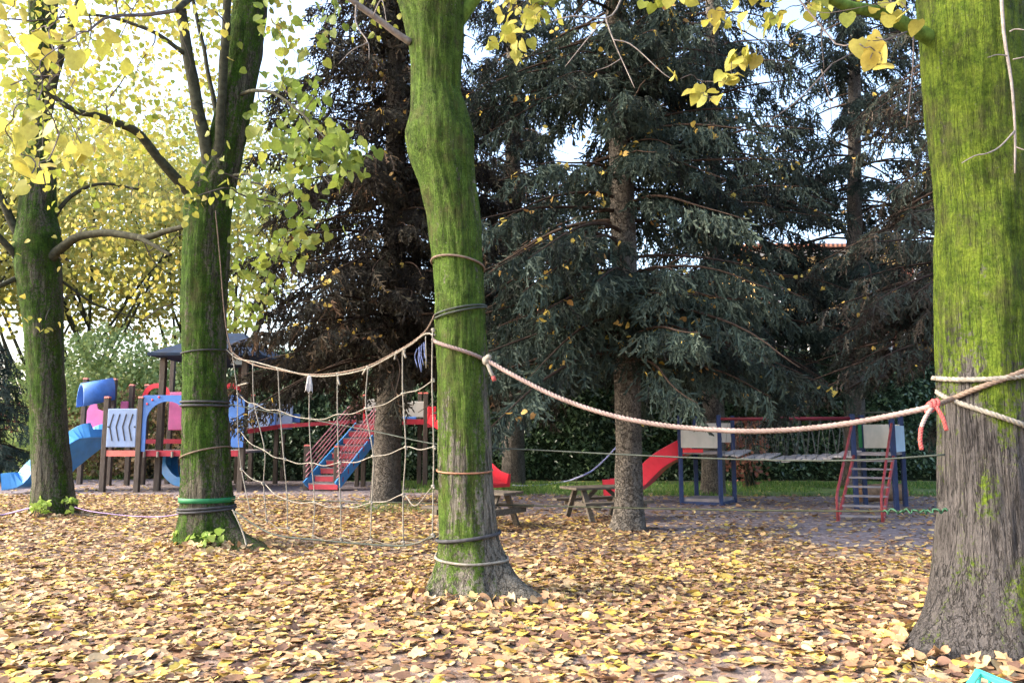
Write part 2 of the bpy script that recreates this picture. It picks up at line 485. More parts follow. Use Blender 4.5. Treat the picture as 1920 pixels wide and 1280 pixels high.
o = wobble_strip([(-40, 24.5), (-9, 25.5), (-3, 23.9), (-0.5, 19.5), (4, 18.6), (9, 18.8), (30, 19)], [(-40, 33), (-9, 30), (-3, 25.5), (0, 24.6), (8, 24.4), (30, 25)], 0.008).build('lawn', M['turf'])
tag(o, 'strip of green turf in front of the laurel hedge', 'grass strip', kind='structure')

# litter of fallen leaves
def litter():
    bag = Bag()
    XB = np.array([-200, 0, 200, 450, 800, 1000, 1200, 1400, 1770, 2200])
    YB = np.array([885, 888, 905, 938, 946, 962, 990, 1004, 1045, 1080])
    def scatter(n, d0, d1, size0, size1, power=1.0):
        # more leaves per square metre near the viewer
        u = RNG.random(n)
        y = d0 + (d1 - d0) * u ** power
        x = (RNG.random(n) - 0.5) * 2 * (0.80 * y + 3.2)
        dep = y * cp - CAM_H * sp_
        px = 960 + FPX * x / dep
        py = 640 + FPX * (y * sp_ + CAM_H * cp) / dep
        edge = np.interp(px, XB, YB) + 14 * np.sin(px * 0.021) + RNG.normal(0, 9, n)
        dens = np.where(py > edge, 1.0, 0.17)
        cl = np.array([mnoise.noise(Vector((a * 1.7, b * 1.7, 0))) for a, b in zip(x, y)])
        # the trodden strip close to the viewer and by the right tree is barer
        bare = np.clip((py - 1130) / 100, 0, 1) * np.clip(0.40 + 0.9 * cl, 0, 0.9) * np.clip((px + 200) / 900, 0.15, 1)
        keep = RNG.random(n) < dens * (1 - bare)
        x, y = x[keep], y[keep]; k = len(x)
        z = 0.006 + RNG.random(k) * 0.022
        tint = np.clip(RNG.beta(1.7, 1.6, k) * 0.92 + 0.05 * cl[keep], 0, 1)
        yel = RNG.random(k) < 0.15
        tint[yel] = 0.78 + 0.22 * RNG.random(yel.sum())
        brn = RNG.random(k) < 0.24
        tint[brn] = 0.28 * RNG.random(brn.sum())
        th = RNG.random(k) * 2 * np.pi
        yd = np.stack([np.cos(th), np.sin(th), RNG.normal(0, 0.10, k) * np.where(RNG.random(k) < .25, 2.6, 1)], -1)
        cr = np.where(RNG.random(k) < .28, 2.4, 1)
        nn = np.stack([RNG.normal(0, .17, k) * cr, RNG.normal(0, .17, k) * cr, np.where(RNG.random(k) < .5, 1, -1)], -1)
        R = frames(yd, nn)
        s = size0 + (size1 - size0) * RNG.random(k) ** 2.2
        which = RNG.integers(0, len(LITTER), k)
        for w, (tv, tf) in enumerate(LITTER):
            q = which == w
            bag.put(tv, tf, np.stack([x, y, z], -1)[q], R[q], s[q], tint[q])
    scatter(68000, 3.4, 9.5, 0.045, 0.13, 0.8)
    scatter(80000, 8.5, 19.0, 0.05, 0.12, 0.75)
    scatter(9000, 17, 30, 0.07, 0.12)
    # leaves blown against the feet of the trunks
    for T, n in ((T_C, 420), (T_R, 420), (T_M, 420), (T_L, 260)):
        th = RNG.random(n) * 6.283; e = RNG.random(n) ** 1.6 * .38
        r = np.array([T.rad(0.02, a) for a in th]) + e - .02
        c = T.cen(0.0)
        x, y = c.x + np.cos(th) * r, c.y + np.sin(th) * r
        z = .015 + np.clip(.09 - e * .32, 0, 1) * RNG.random(n)
        yd = np.stack([RNG.normal(0, 1, n), RNG.normal(0, 1, n), RNG.normal(.25, .4, n)], -1)
        nn = np.stack([np.cos(th) * .6 + RNG.normal(0, .4, n), np.sin(th) * .6 + RNG.normal(0, .4, n), np.ones(n) * .8], -1)
        R = frames(yd, nn); w = RNG.integers(0, len(LITTER), n); tint = RNG.beta(1.5, 1.6, n)
        for k, (tv, tf) in enumerate(LITTER):
            q = w == k
            bag.put(tv, tf, np.stack([x, y, z], -1)[q], R[q], .06 + .05 * RNG.random(q.sum()), tint[q])
    o = bag.build('leaf_litter', M['litter'])
    tag(o, 'carpet of yellow, buff and brown fallen leaves on the ground', 'fallen leaves', kind='stuff')

# grass
def grass():
    tv = np.array([(-.08, 0, 0), (.08, 0, 0), (.05, .05, .6), (0, .22, 1)]); tf = np.array([(0, 1, 2), (0, 2, 3)])
    bag = Bag()
    def patch(n, x0, x1, y0, y1, h):
        x = x0 + (x1 - x0) * RNG.random(n); y = y0 + (y1 - y0) * RNG.random(n)
        c = np.array([mnoise.noise(Vector((a * .8, b * .8, 5))) for a, b in zip(x, y)])
        k = c > -0.12 - 0.2 * RNG.random(n); x, y = x[k], y[k]; n = len(x)
        th = RNG.random(n) * 6.28
        up = np.stack([RNG.normal(0, .3, n), RNG.normal(0, .3, n), np.ones(n)], -1)
        R = frames(up, np.stack([np.cos(th), np.sin(th), 0 * th], -1))   # y up
        R = np.stack([R[..., 0], R[..., 2], R[..., 1]], -1)
        bag.put(tv, tf, np.stack([x, y, 0 * x + 0.005], -1), R, h * (.5 + RNG.random(n)), RNG.random(n) ** 1.4)
    patch(16000, -0.5, 12.5, 18.7, 23.6, 0.09)
    patch(6000, -3.5, 0, 19.6, 24, 0.09)
    patch(14000, -19, -3, 25.2, 32, 0.11)
    patch(2500, -3.2, -0.6, 14.6, 17.2, 0.05)
    o = bag.build('grass', M['grass'])
    tag(o, 'short green grass in front of the hedge', 'grass', kind='stuff')
grass()

# ------------------------------------------------------------------ trunks
class Trunk:
    """trunk given by its outline in the photo (y, left, right) at distance d, plus roots"""
    def __init__(s, d, rows, roots, zflare=0.32):
        s.d = d; s.roots = roots; s.zf = zflare
        s.z, s.x, s.r = [], [], []
        for y, l, r in sorted(rows, reverse=True):
            c = P((l + r) / 2, y, d)
            s.z.append(c.z); s.x.append(c.x); s.r.append(((P(r, y, d) - P(l, y, d)).length) / 2)
    def cen(s, z): return Vector((float(np.interp(z, s.z, s.x)), s.d, z))
    def rad(s, z, th=None):
        r = float(np.interp(z, s.z, s.r))
        if th is not None and z < 1.6:
            for a, amt, w in s.roots:
                dd = (th - a + math.pi) % (2 * math.pi) - math.pi
                r += amt * math.exp(-max(z, 0) / s.zf) * math.exp(-(dd / w) ** 2)
        return r
    def mesh(s, name, m, parent, moss, seg=80, dz=0.045, ztop=None, lump=0.02):
        z0, z1 = -0.06, ztop or s.z[-1]
        n = int((z1 - z0) / dz)
        V, F, T = [], [], []
        sd = s.d * 3.7
        for i in range(n + 1):
            z = z0 + (z1 - z0) * i / n
            c = s.cen(z)
            for j in range(seg):
                th = 2 * math.pi * j / seg
                r = s.rad(z, th)
                ux, uy = math.cos(th), math.sin(th)
                q = Vector((ux * 1.2, uy * 1.2, z * 0.9 + sd))
                r += lump * mnoise.noise(q * 1.6) + lump * 0.5 * mnoise.noise(q * 4)
                r -= 0.006 * max(0, 0.14 - abs(mnoise.noise(Vector((ux * 9 + 0.5 * mnoise.noise(q * 4), uy * 9, z * 1.1 + sd))))) * 7
                r -= 0.012 * max(0, 0.25 - abs(mnoise.noise(Vector((ux * 5.2 + 0.6 * mnoise.noise(q * 3), uy * 5.2, z * 0.9 + sd))))) * 4
                V.append((c.x + ux * r, c.y + uy * r, z))
                T.append(moss(th, z, q))
        for i in range(n):
            for j in range(seg):
                F.append((i * seg + j, i * seg + (j + 1) % seg, (i + 1) * seg + (j + 1) % seg, (i + 1) * seg + j))
        return np_mesh(name, np.array(V), F, np.array(T), m, parent, True)
    def ring(s, z, off=0.012, tilt=0.0, taz=0.0, n=40, a0=0, a1=2 * math.pi, extra=0.0):
        pts = []
        for i in range(n + 1):
            th = a0 + (a1 - a0) * i / n
            zz = z + tilt * math.cos(th - taz)
            c = s.cen(zz); r = s.rad(zz, th) + off
            pts.append(Vector((c.x + math.cos(th) * r, c.y + math.sin(th) * r, zz)))
        return pts

FRONT = -math.pi / 2
def dirdot(th, a): return math.cos(th - a)
T_C = Trunk(7.35, [(-700, 700, 800), (-300, 735, 850), (-120, 728, 880), (0, 745, 873), (50, 760, 869), (90, 768, 868), (170, 770, 865), (215, 767, 880), (255, 757, 889), (290, 763, 891), (340, 783, 893), (400, 800, 900), (480, 810, 905), (560, 815, 910), (700, 819, 915), (880, 821, 922), (1000, 823, 934), (1050, 820, 946), (1120, 806, 962), (1135, 806, 962)],
            [(R_(-25), 0.50, 0.36), (R_(-150), 0.16, 0.4), (R_(-85), 0.10, 0.45), (R_(60), 0.2, 0.5), (R_(150), 0.16, 0.5)], 0.16)
T_R = Trunk(5.55, [(-700, 1700, 1850), (-300, 1710, 1875), (-60, 1722, 1905), (0, 1728, 1908), (100, 1736, 1911), (200, 1746, 1915), (400, 1762, 1928), (600, 1766, 1934), (800, 1770, 1940), (950, 1772, 1944), (1050, 1768, 1950), (1120, 1758, 1958), (1200, 1748, 1968), (1300, 1742, 1974)],
            [(R_(-165), 0.32, 0.5), (R_(-110), 0.14, 0.4), (R_(-40), 0.2, 0.5), (R_(60), 0.2, 0.5), (R_(130), 0.15, 0.5)], 0.20)
T_M = Trunk(10.55, [(-500, 520, 570), (-200, 470, 525), (0, 440, 502), (100, 424, 490), (200, 408, 471), (300, 384, 452), (345, 358, 441), (400, 348, 432), (500, 343, 426), (600, 342, 421), (700, 345, 422), (800, 343, 428), (900, 342, 433), (950, 340, 437), (1000, 334, 446), (1040, 330, 452)],
            [(R_(-22), 0.75, 0.34), (R_(-160), 0.08, 0.5), (R_(70), 0.2, 0.5)], 0.16)
T_L = Trunk(14.4, [(-500, 60, 110), (-100, 52, 106), (0, 56, 106), (100, 58, 98), (200, 53, 90), (300, 48, 101), (400, 38, 102), (450, 31, 113), (500, 31, 110), (600, 47, 114), (700, 55, 118), (800, 61, 123), (900, 65, 132), (960, 64, 140), (985, 63, 142)],
            [(R_(-10), 0.05, 0.6), (R_(-150), 0.08, 0.5), (R_(80), 0.15, 0.5)], 0.2)

litter()

def moss_centre(th, z, q):
    n = mnoise.noise(q * 1.1) * 0.30 + mnoise.noise(q * 3) * 0.28
    k = 0.51 + 0.30 * min(1, max(0, (z - 0.9) / 1.3)) + 0.06 * dirdot(th, R_(-110))
    k -= 0.26 * max(0, dirdot(th, R_(-20))) ** 5 * (1 if z < 2.6 else 0.2)
    return k + n
def moss_right(th, z, q):
    n = mnoise.noise(q * 1.1) * 0.30 + mnoise.noise(q * 3) * 0.28
    k = 0.16 + 0.66 * min(1, max(0, (z - 1.0) / 1.7)) + 0.05 * dirdot(th, R_(-120))
    if 0.1 < z < 0.7: k += 0.13
    return k + n
def moss_dark(th, z, q):
    n = mnoise.noise(q * 1.1) * 0.30 + mnoise.noise(q * 3) * 0.22
    return 0.62 + 0.12 * dirdot(th, R_(-150)) - (0.34 * max(0, 1 - abs(z - 0.75) / 0.8)) * max(0, dirdot(th, R_(-100))) + n

# ------------------------------------------------------------------ broad-leaf crowns
def clusters_box(n, x0, x1, y0, y1, d0, d1):
    return [P(x0 + (x1 - x0) * random.random(), y0 + (y1 - y0) * random.random(), d0 + (d1 - d0) * random.random()) for _ in range(n)]
def clusters_ell(n, c, r, hollow=0.25):
    o_ = []
    while len(o_) < n:
        p = Vector((random.uniform(-1, 1), random.uniform(-1, 1), random.uniform(-1, 1)))
        if hollow < p.length < 1:
            if mnoise.noise(Vector((p.x * 2.2, p.y * 2.2, p.z * 2.2 + c[0]))) > -0.18:
                o_.append(Vector((c[0] + p.x * r[0], c[1] + p.y * r[1], c[2] + p.z * r[2])))
    return o_
def leaf_bag(bag, cen, per, spread, s0, s1, t0, t1, tpls=FLAT, droop=0.7):
    c = np.array([tuple(p) for p in cen])
    if len(c) == 0: return
    ct = RNG.random(len(c))
    idx = np.repeat(np.arange(len(c)), per)
    n = len(idx)
    off = RNG.normal(0, 1, (n, 3)) * np.array([1, 1, 0.6]) * spread
    pos = c[idx] + off
    yd = RNG.normal(0, .6, (n, 3)); yd[:, 2] -= droop
    yd += unit(off) * 0.5
    R = frames(yd, RNG.normal(0, 1, (n, 3)) + np.array([0, -0.5, 0.6]))
    s = s0 + (s1 - s0) * RNG.random(n)
    t = np.clip(t0 + (t1 - t0) * (0.6 * ct[idx] + 0.4 * RNG.random(n)) + RNG.normal(0, .05, n), 0, 1)
    w = RNG.integers(0, len(tpls), n)
    for i, (tv, tf) in enumerate(tpls):
        q = w == i
        bag.put(tv, tf, pos[q], R[q], s[q], t[q])
def twigs_to(mb, cen, skel, r0=0.010, r1=0.003, sag=0.12, maxlen=99, seg=4):
    """twigs that branch off the limbs, and off one another, out to every leaf cluster"""
    sk = np.array([tuple(p) for p in skel])
    order = sorted(cen, key=lambda c: float(np.min(np.linalg.norm(sk - np.array(tuple(c)), axis=1))))
    buf = np.zeros((len(sk) + 6 * len(order), 3)); buf[:len(sk)] = sk; m = len(sk)
    thick = np.full(len(buf), r0)
    for c in order:
        dd = np.linalg.norm(buf[:m] - np.array(tuple(c)), axis=1)
        k = int(np.argmin(dd * (1 + .15 * RNG.random(m))))
        if dd[k] > maxlen: continue
        a = Vector(buf[k]); L = (c - a).length
        if L < 0.04: continue
        m1 = a.lerp(c, 0.35) + Vector((random.gauss(0, .10), random.gauss(0, .10), random.gauss(0.08, .08))) * L
        m2 = a.lerp(c, 0.7) + Vector((random.gauss(0, .10), random.gauss(0, .10), random.gauss(0.06, .08))) * L
        pts = spline([a, m1, m2, c], 7)
        ra = thick[k] * (.85 if k >= len(sk) else 1); rb = max(r1, ra * .45)
        mb.tube(pts, [ra + (rb - ra) * i / 7 for i in range(8)], seg, False)
        for j in (3, 4, 5, 6, 7):
            buf[m] = tuple(pts[j]); thick[m] = ra + (rb - ra) * j / 7; m += 1
def limb(name, pts, r0, r1, m, parent, n=24, seg=10, wob=0.03):
    p = spline(pts, n)
    for i, q in enumerate(p):
        k = math.sin(math.pi * i / n)
        q += Vector((mnoise.noise(q * 2.1), mnoise.noise(q * 2.1 + Vector((9, 0, 0))), mnoise.noise(q * 2.1 + Vector((0, 9, 0))))) * wob * k
    b = MB(); b.tube(p, [r0 + (r1 - r0) * (i / n) ** 0.8 for i in range(n + 1)], seg)
    b.build(name, m, parent, True)
    return p

# centre lime
tc = thing('lime_tree', (T_C.cen(0).x, T_C.d, 0), 'mossy green lime with a swollen bulge, standing in the middle with ropes round it', 'tree', 'lime trees')
T_C.mesh('trunk', M['bark_centre'], tc, moss_centre, 96, 0.04)
sk = []
top = T_C.cen(6.6)
sk += limb('limb', [T_C.cen(6.0), P(640, -180, 7.0), P(520, -190, 5.4), P(430, -70, 4.0), P(330, 20, 3.3)], 0.11, 0.012, M['limb'], tc)
sk += limb('limb', [T_C.cen(5.3), P(925, -40, 7.3), P(1010, -5, 7.0), P(1070, -25, 6.8), P(1180, -120, 6.5), P(1330, -160, 6.3)], 0.085, 0.03, M['limb_moss'], tc)
sk += limb('limb', [T_C.cen(6.6), P(760, -500, 7.6), P(700, -900, 8.2), P(690, -1300, 8.6)], 0.20, 0.05, M['limb_moss'], tc)
sk += limb('limb', [T_C.cen(6.9), P(900, -500, 6.8), P(1000, -900, 6.2)], 0.16, 0.04, M['limb_moss'], tc)
# pale dead stub on the left of the trunk
dead = limb('dead_limb', [P(770, 80, 7.25), P(735, 55, 7.15), P(690, 22, 7.05), P(655, -6, 6.95), P(600, -40, 6.8)], 0.036, 0.026, M['twig_pale'], tc)
b = MB()
for pts, r in (([P(668, 5, 7), P(668, 45, 6.95), P(690, 80, 6.9), P(692, 112, 6.9)], .010), ([P(690, 80, 6.9), P(660, 95, 6.85), P(635, 120, 6.8)], .006), ([P(700, 30, 7), P(716, 0, 6.95), P(726, 50, 6.9)], .007),
               ([P(1180, -60, 6.5), P(1160, 10, 6.3), P(1135, 35, 6.2), P(1080, 30, 6.1), P(1040, 38, 6.1)], .011), ([P(1135, 35, 6.2), P(1150, 75, 6.1), P(1165, 110, 6.1), P(1190, 165, 6.0)], .008), ([P(1135, 35, 6.2), P(1100, 75, 6.1), P(1060, 125, 6.1)], .007), ([P(1150, 75, 6.1), P(1185, 85, 6.1), P(1240, 135, 6.0), P(1262, 150, 6.0)], .007), ([P(1165, 110, 6.1), P(1140, 125, 6.1), P(1118, 132, 6.1)], .005)):
    MB().tube(spline(pts, 10), [r * (1 - .6 * i / 10) for i in range(11)], 5).build('twig', M['twig_pale'], tc, True)
bag = Bag(); tw = MB()
near = [P(x, y, d) for x, y, d in ((165, 60, 3.1), (145, 125, 2.9), (100, 95, 3.2), (25, 210, 3.0), (65, 200, 3.1), (60, 325, 3.0), (90, 300, 3.2), (110, 255, 3.3), (85, 345, 3.2), (20, 160, 3.1), (60, 60, 3.4), (120, 20, 3.4), (20, 260, 3.1), (40, 290, 3.1))]
leaf_bag(bag, near, 2, 0.045, 0.07, 0.095, 0.35, 0.85, FLAT, 1.3)
twigs_to(tw, near, sk[8:25], 0.010, 0.003)
c2 = clusters_box(11, -60, 330, -150, 330, 3.2, 5.0)
leaf_bag(bag, c2, 6, 0.09, 0.075, 0.1, 0.4, 0.9, FLAT, 1.0); twigs_to(tw, c2, sk[8:25], 0.009, maxlen=1.3)
c3 = clusters_box(10, 880, 1030, -120, 25, 6.2, 7.2) + clusters_box(14, 1000, 1400, -160, 15, 5.6, 7) + [P(965, 75, 6.4), P(950, 95, 6.4), P(980, 60, 6.4), P(930, 15, 6.4), P(1010, 30, 6.2)]
leaf_bag(bag, c3, 7, 0.10, 0.085, 0.12, 0.15, 0.8, FLAT, 1.0); twigs_to(tw, c3, sk[25:50], 0.009)
c4 = clusters_ell(150, (-0.6, 7.3, 9.3), (3.2, 3.2, 2.3))
leaf_bag(bag, c4, 10, 0.2, 0.08, 0.12, 0.1, 0.9, FLAT); twigs_to(tw, c4, sk[50:], 0.016, seg=3)
bag.build('crown', M['leaf_lime'], tc)
tw.build('twig_mass', M['twig'], tc)['kind'] = 'stuff'

# right lime
tr = thing('lime_tree', (T_R.cen(0).x, T_R.d, 0), 'thick lime at the right edge, yellow-green moss above and bare grey bark below', 'tree', 'lime trees')
T_R.mesh('trunk', M['bark_right'], tr, moss_right, 120, 0.035, lump=0.025)
sk = []
sk += limb('limb', [T_R.cen(4.42) - Vector((.2, 0, 0)), P(1690, 40, 5.4), P(1640, 22, 5.3), P(1580, 5, 5.1), P(1500, -30, 4.9), P(1420, -60, 4.8), P(1330, -80, 4.8)], 0.062, 0.018, M['limb_moss'], tr)
sk += limb('limb', [T_R.cen(5.2), P(1990, -200, 5.4), P(2160, -420, 5.2)], 0.13, 0.04, M['limb_moss'], tr)
sk += limb('limb', [T_R.cen(5.8), P(1700, -500, 5.5), P(1560, -900, 5.6)], 0.14, 0.04, M['limb_moss'], tr)
b = MB()
for pts, r in (([P(1875, -60, 4.9), P(1882, 60, 4.85), P(1896, 150, 4.8), P(1903, 240, 4.8), P(1903, 325, 4.8)], .013), ([P(1903, 245, 4.8), P(1875, 275, 4.75), P(1850, 288, 4.7), P(1828, 292, 4.7), P(1803, 306, 4.7)], .006), ([P(1890, 105, 4.82), P(1870, 103, 4.8), P(1852, 108, 4.78)], .005), ([P(1893, 60, 4.82), P(1905, 55, 4.8), P(1930, 58, 4.75)], .006), ([P(1899, 112, 4.8), P(1930, 105, 4.75)], .005), ([P(1903, 275, 4.8), P(1925, 283, 4.75)], .005)):
    MB().tube(spline(pts, 12), [r * (1 - .55 * i / 12) for i in range(13)], 6).build('dead_twig', M['twig_pale'], tr, True)
b = MB()
for pts, r in (([P(1640, 22, 5.3), P(1560, 40, 5.1), P(1500, 60, 5.0), P(1480, 85, 4.95)], .006), ([P(1545, -10, 5.0), P(1540, 60, 5.0), P(1545, 130, 5.0)], .005), ([P(1712, 40, 5.4), P(1712, 120, 5.4), P(1700, 240, 5.4)], .007), ([P(1560, 120, 4.9), P(1500, 185, 4.9), P(1436, 232, 4.9)], .006), ([P(1700, 60, 5.2), P(1600, 100, 5.0), P(1560, 120, 4.9)], .007), ([P(1540, 130, 4.9), P(1556, 190, 4.9), P(1560, 245, 4.9)], .004)):
    MB().tube(spline(pts, 8), [r * (1 - .5 * i / 8) for i in range(9)], 5).build('twig', M['twig'], tr, True)
bag = Bag(); tw = MB()
big = [P(x, y, d) for x, y, d in ((1615, 85, 3.6), (1640, 95, 3.6), (1632, 110, 3.6), (1660, 130, 3.6), (1655, 105, 3.6), (1645, 70, 3.7))]
leaf_bag(bag, big, 1, 0.012, 0.10, 0.115, 0.75, 0.95, FLAT, 1.5); twigs_to(tw, big, sk[6:20], 0.006)
mid = [P(x, y, 5.0) for x, y in ((1395, 95), (1410, 108), (1380, 108), (1425, 100), (1372, 118), (1365, 148), (1385, 150), (1355, 155), (1320, 180), (1335, 185), (1305, 182), (1275, 148), (1340, 20), (1360, 45), (1335, 40), (1390, 42), (1400, 60), (1520, 25), (1450, 35), (1470, 20), (1440, 60))]
leaf_bag(bag, mid, 2, 0.035, 0.085, 0.115, 0.45, 0.85, FLAT, 1.0); twigs_to(tw, mid, sk[10:25], 0.006)
c3 = clusters_box(20, 1280, 1720, -140, 25, 4.4, 5.6)
leaf_bag(bag, c3, 6, 0.09, 0.08, 0.115, 0.2, 0.8, FLAT); twigs_to(tw, c3, sk[6:25], 0.008)
c4 = clusters_ell(130, (3.2, 5.6, 8.0), (3.0, 3.0, 2.0))
leaf_bag(bag, c4, 9, 0.2, 0.08, 0.12, 0.1, 0.9, FLAT); twigs_to(tw, c4, sk[25:], 0.016, seg=3)
bag.build('crown', M['leaf_lime'], tr)
tw.build('twig_mass', M['twig'], tr)['kind'] = 'stuff'

# forked lime left of the middle
tm = thing('lime_tree', (T_M.cen(0).x, T_M.d, 0), 'dark mossy lime that forks into several upright stems, with a green strap round its foot', 'tree', 'lime trees')
T_M.mesh('trunk', M['bark_dark'], tm, moss_dark, 80, 0.05)
sk = []
sk += limb('stem', [P(400, 400, 10.5), P(394, 340, 10.42), P(385, 270, 10.35), P(366, 180, 10.3), P(346, 70, 10.25), P(335, -30, 10.2), P(320, -260, 10)], 0.11, 0.06, M['limb'], tm)
sk += limb('stem', [P(404, 400, 10.5), P(407, 330, 10.4), P(413, 240, 10.3), P(420, 110, 10.2), P(428, -20, 10.1), P(445, -300, 9.9)], 0.085, 0.05, M['limb'], tm)
sk += limb('stem', [P(420, 250, 10.55), P(402, 200, 10.7), P(392, 140, 10.8), P(374, 60, 10.9), P(350, -60, 11)], 0.04, 0.025, M['limb'], tm)
sk += limb('limb', [P(365, 372, 10.45), P(335, 340, 10.3), P(300, 300, 10.1), P(262, 250, 9.9), P(215, 228, 9.7), P(180, 215, 9.5), P(135, 205, 9.3), P(60, 150, 9)], 0.085, 0.03, M['limb'], tm)
sk += limb('limb', [P(440, 180, 10.6), P(500, 170, 9.6), P(560, 210, 8.6), P(620, 270, 8.0)], 0.03, 0.008, M['limb'], tm)
sk += limb('limb', [P(430, 330, 10.5), P(470, 330, 9.8), P(520, 380, 9.2)], 0.025, 0.008, M['limb'], tm)
sk += limb('limb', [P(345, 100, 10.2), P(280, 60, 10), P(180, 30, 9.8), P(60, 40, 9.5)], 0.035, 0.012, M['limb'], tm)
bag = Bag(); tw = MB()
c = clusters_box(24, 500, 660, 255, 350, 7.4, 9.0) + clusters_box(16, 440, 590, 350, 480, 8.5, 10.0) + clusters_box(14, 500, 600, 90, 250, 8, 10.5) + clusters_box(14, 440, 500, 470, 620, 11, 13) + clusters_box(8, 490, 640, -40, 90, 8, 10)
leaf_bag(bag, c, 8, 0.15, 0.10, 0.14, 0.1, 0.75, FLAT, .9); twigs_to(tw, c, sk[75:150], 0.010)
bag.build('crown', M['leaf_green'], tm)
bag = Bag()
c = clusters_box(140, -80, 430, -200, 380, 8.0, 13)
leaf_bag(bag, c, 14, 0.26, 0.07, 0.105, 0.0, 0.9, FLAT, .9); twigs_to(tw, c, sk, 0.012)
c = clusters_ell(120, (-3.9, 10.5, 9.8), (3.6, 3.2, 2.4))
leaf_bag(bag, c, 10, 0.25, 0.09, 0.13, 0.0, 0.9, FLAT); twigs_to(tw, c, sk[:75], 0.018, seg=3)
bag.build('crown', M['leaf_lime'], tm)
tw.build('twig_mass', M['twig'], tm)['kind'] = 'stuff'

# left lime
tl = thing('lime_tree', (T_L.cen(0).x, T_L.d, 0), 'dark mossy lime near the left edge beside the blue slide, weeds at its foot', 'tree', 'lime trees')
T_L.mesh('trunk', M['bark_dark'], tl, moss_dark, 64, 0.06)
sk = []
sk += limb('limb', [P(90, 490, 14.3), P(115, 465, 14.2), P(150, 443, 14.0), P(210, 437, 13.7), P(270, 445, 13.4), P(315, 433, 13.1), P(360, 420, 12.8)], 0.10, 0.045, M['limb'], tl)
sk += limb('limb', [P(262, 445, 13.4), P(290, 460, 13.2), P(320, 478, 13.0)], 0.05, 0.03, M['limb'], tl)
sk += limb('limb', [P(50, 470, 14.3), P(25, 420, 14.2), P(0, 370, 14.1), P(-60, 250, 14)], 0.10, 0.06, M['limb'], tl)
sk += limb('limb', [P(45, 500, 14.3), P(20, 470, 14.1), P(-15, 430, 13.9), P(-70, 380, 13.6)], 0.08, 0.05, M['limb'], tl)
sk += limb('limb', [P(60, 505, 14.4), P(30, 522, 14.2), P(-10, 540, 14.0), P(-60, 545, 13.8)], 0.06, 0.035, M['limb'], tl)
sk += limb('limb', [P(95, 420, 14.5), P(130, 370, 14.6), P(190, 345, 14.8), P(260, 355, 15)], 0.05, 0.02, M['limb'], tl)
sk += limb('limb', [P(80, 250, 14.4), P(110, 120, 14.2), P(160, -40, 14), P(200, -240, 13.8)], 0.10, 0.05, M['limb'], tl)
sk += limb('limb', [P(105, 520, 14.5), P(180, 570, 14.9), P(270, 600, 15.2)], 0.03, 0.012, M['limb'], tl)
bag = Bag(); tw = MB()
c = clusters_box(150, -120, 430, -100, 600, 13.9, 18)
leaf_bag(bag, c, 16, 0.34, 0.08, 0.12, 0.3, 1.0, FLAT, .9); twigs_to(tw, c, sk, 0.014)
c = clusters_ell(110, (-9.2, 14.5, 11), (3.6, 3.6, 3.0))
leaf_bag(bag, c, 10, 0.3, 0.09, 0.13, 0.2, 0.9, FLAT); twigs_to(tw, c, sk[150:], 0.018, seg=3)
bag.build('crown', M['leaf_lime'], tl)
tw.build('twig_mass', M['twig'], tl)['kind'] = 'stuff'

# yellow trees further back on the left
def far_tree(px, d, cz, rad, n, label, tint=(0.2, 1.0), tr_r=0.2, m='leaf_far', per=14, leaf=(0.15, 0.23)):
    base = P(px, 812, d); base.z = 0
    t = thing('broadleaf_tree', base, label, 'tree', 'broad-leaved trees behind the play frame')
    p = [base + Vector((0, 0, -0.05)), base + Vector((.1, 0, 2)), base + Vector((.05, .1, 4)), base + Vector((-.1, .1, cz + rad[2] * .6))]
    pts = spline(p, 16)
    b = MB(); b.tube(pts, [tr_r * (1 - .75 * i / 16) + (.08 if i == 0 else 0) for i in range(17)], 10)
    b.build('trunk', M['limb'], t, True)
    sk = pts[7:]
    lb = MB()
    for i in range(11):
        a = random.random() * 6.28; s = pts[random.randrange(6, 13)]
        e = Vector((base.x + math.cos(a) * rad[0] * .75, base.y + math.sin(a) * rad[1] * .75, cz + random.uniform(-.7, .7) * rad[2]))
        q = spline([s, s.lerp(e, .5) + Vector((0, 0, .4)), e], 9)
        lb.tube(q, [tr_r * .45 * (1 - .8 * k / 9) for k in range(10)], 6); sk = sk + q
    lb.build('limb_mass', M['limb'], t, True)['kind'] = 'stuff'
    bag, tw = Bag(), MB()
    c = clusters_ell(n, (base.x, base.y, cz), rad, .2)
    leaf_bag(bag, c, per, .42, leaf[0], leaf[1], tint[0], tint[1], [SIMPLE], .6)
    twigs_to(tw, c[::2], sk, 0.016, 0.004, seg=3)
    bag.build('crown', M[m], t)
    tw.build('twig_mass', M['limb'], t)['kind'] = 'stuff'
far_tree(-130, 27, 9.0, (5.0, 4.0, 4.2), 520, 'golden broad-leaved tree at the far left behind the dark conifer', tr_r=.16)
far_tree(150, 29, 9.2, (4.8, 4.2, 4.2), 560, 'golden tree behind the blue slide, its crown over the tunnel roof', tr_r=.15)
far_tree(330, 33, 10.0, (5.0, 4.5, 4.8), 560, 'yellow-green tree behind the grey-roofed play tower', tr_r=.15)
far_tree(40, 38, 14.0, (6.5, 5, 5.5), 700, 'tall pale yellow tree farthest back on the left', (0.1, .8))
far_tree(430, 40, 14.5, (6, 5, 6), 700, 'tall yellow-green tree far behind the forked lime', (0.0, .7))
far_tree(-420, 26, 8.6, (5, 4, 4.2), 500, 'golden tree out beyond the left edge of the lawn', tr_r=.18)
far_tree(-900, 30, 9.0, (5.5, 5, 4.6), 400, 'yellow-green tree at the far side of the lawn', (0.1, .8), tr_r=.2)

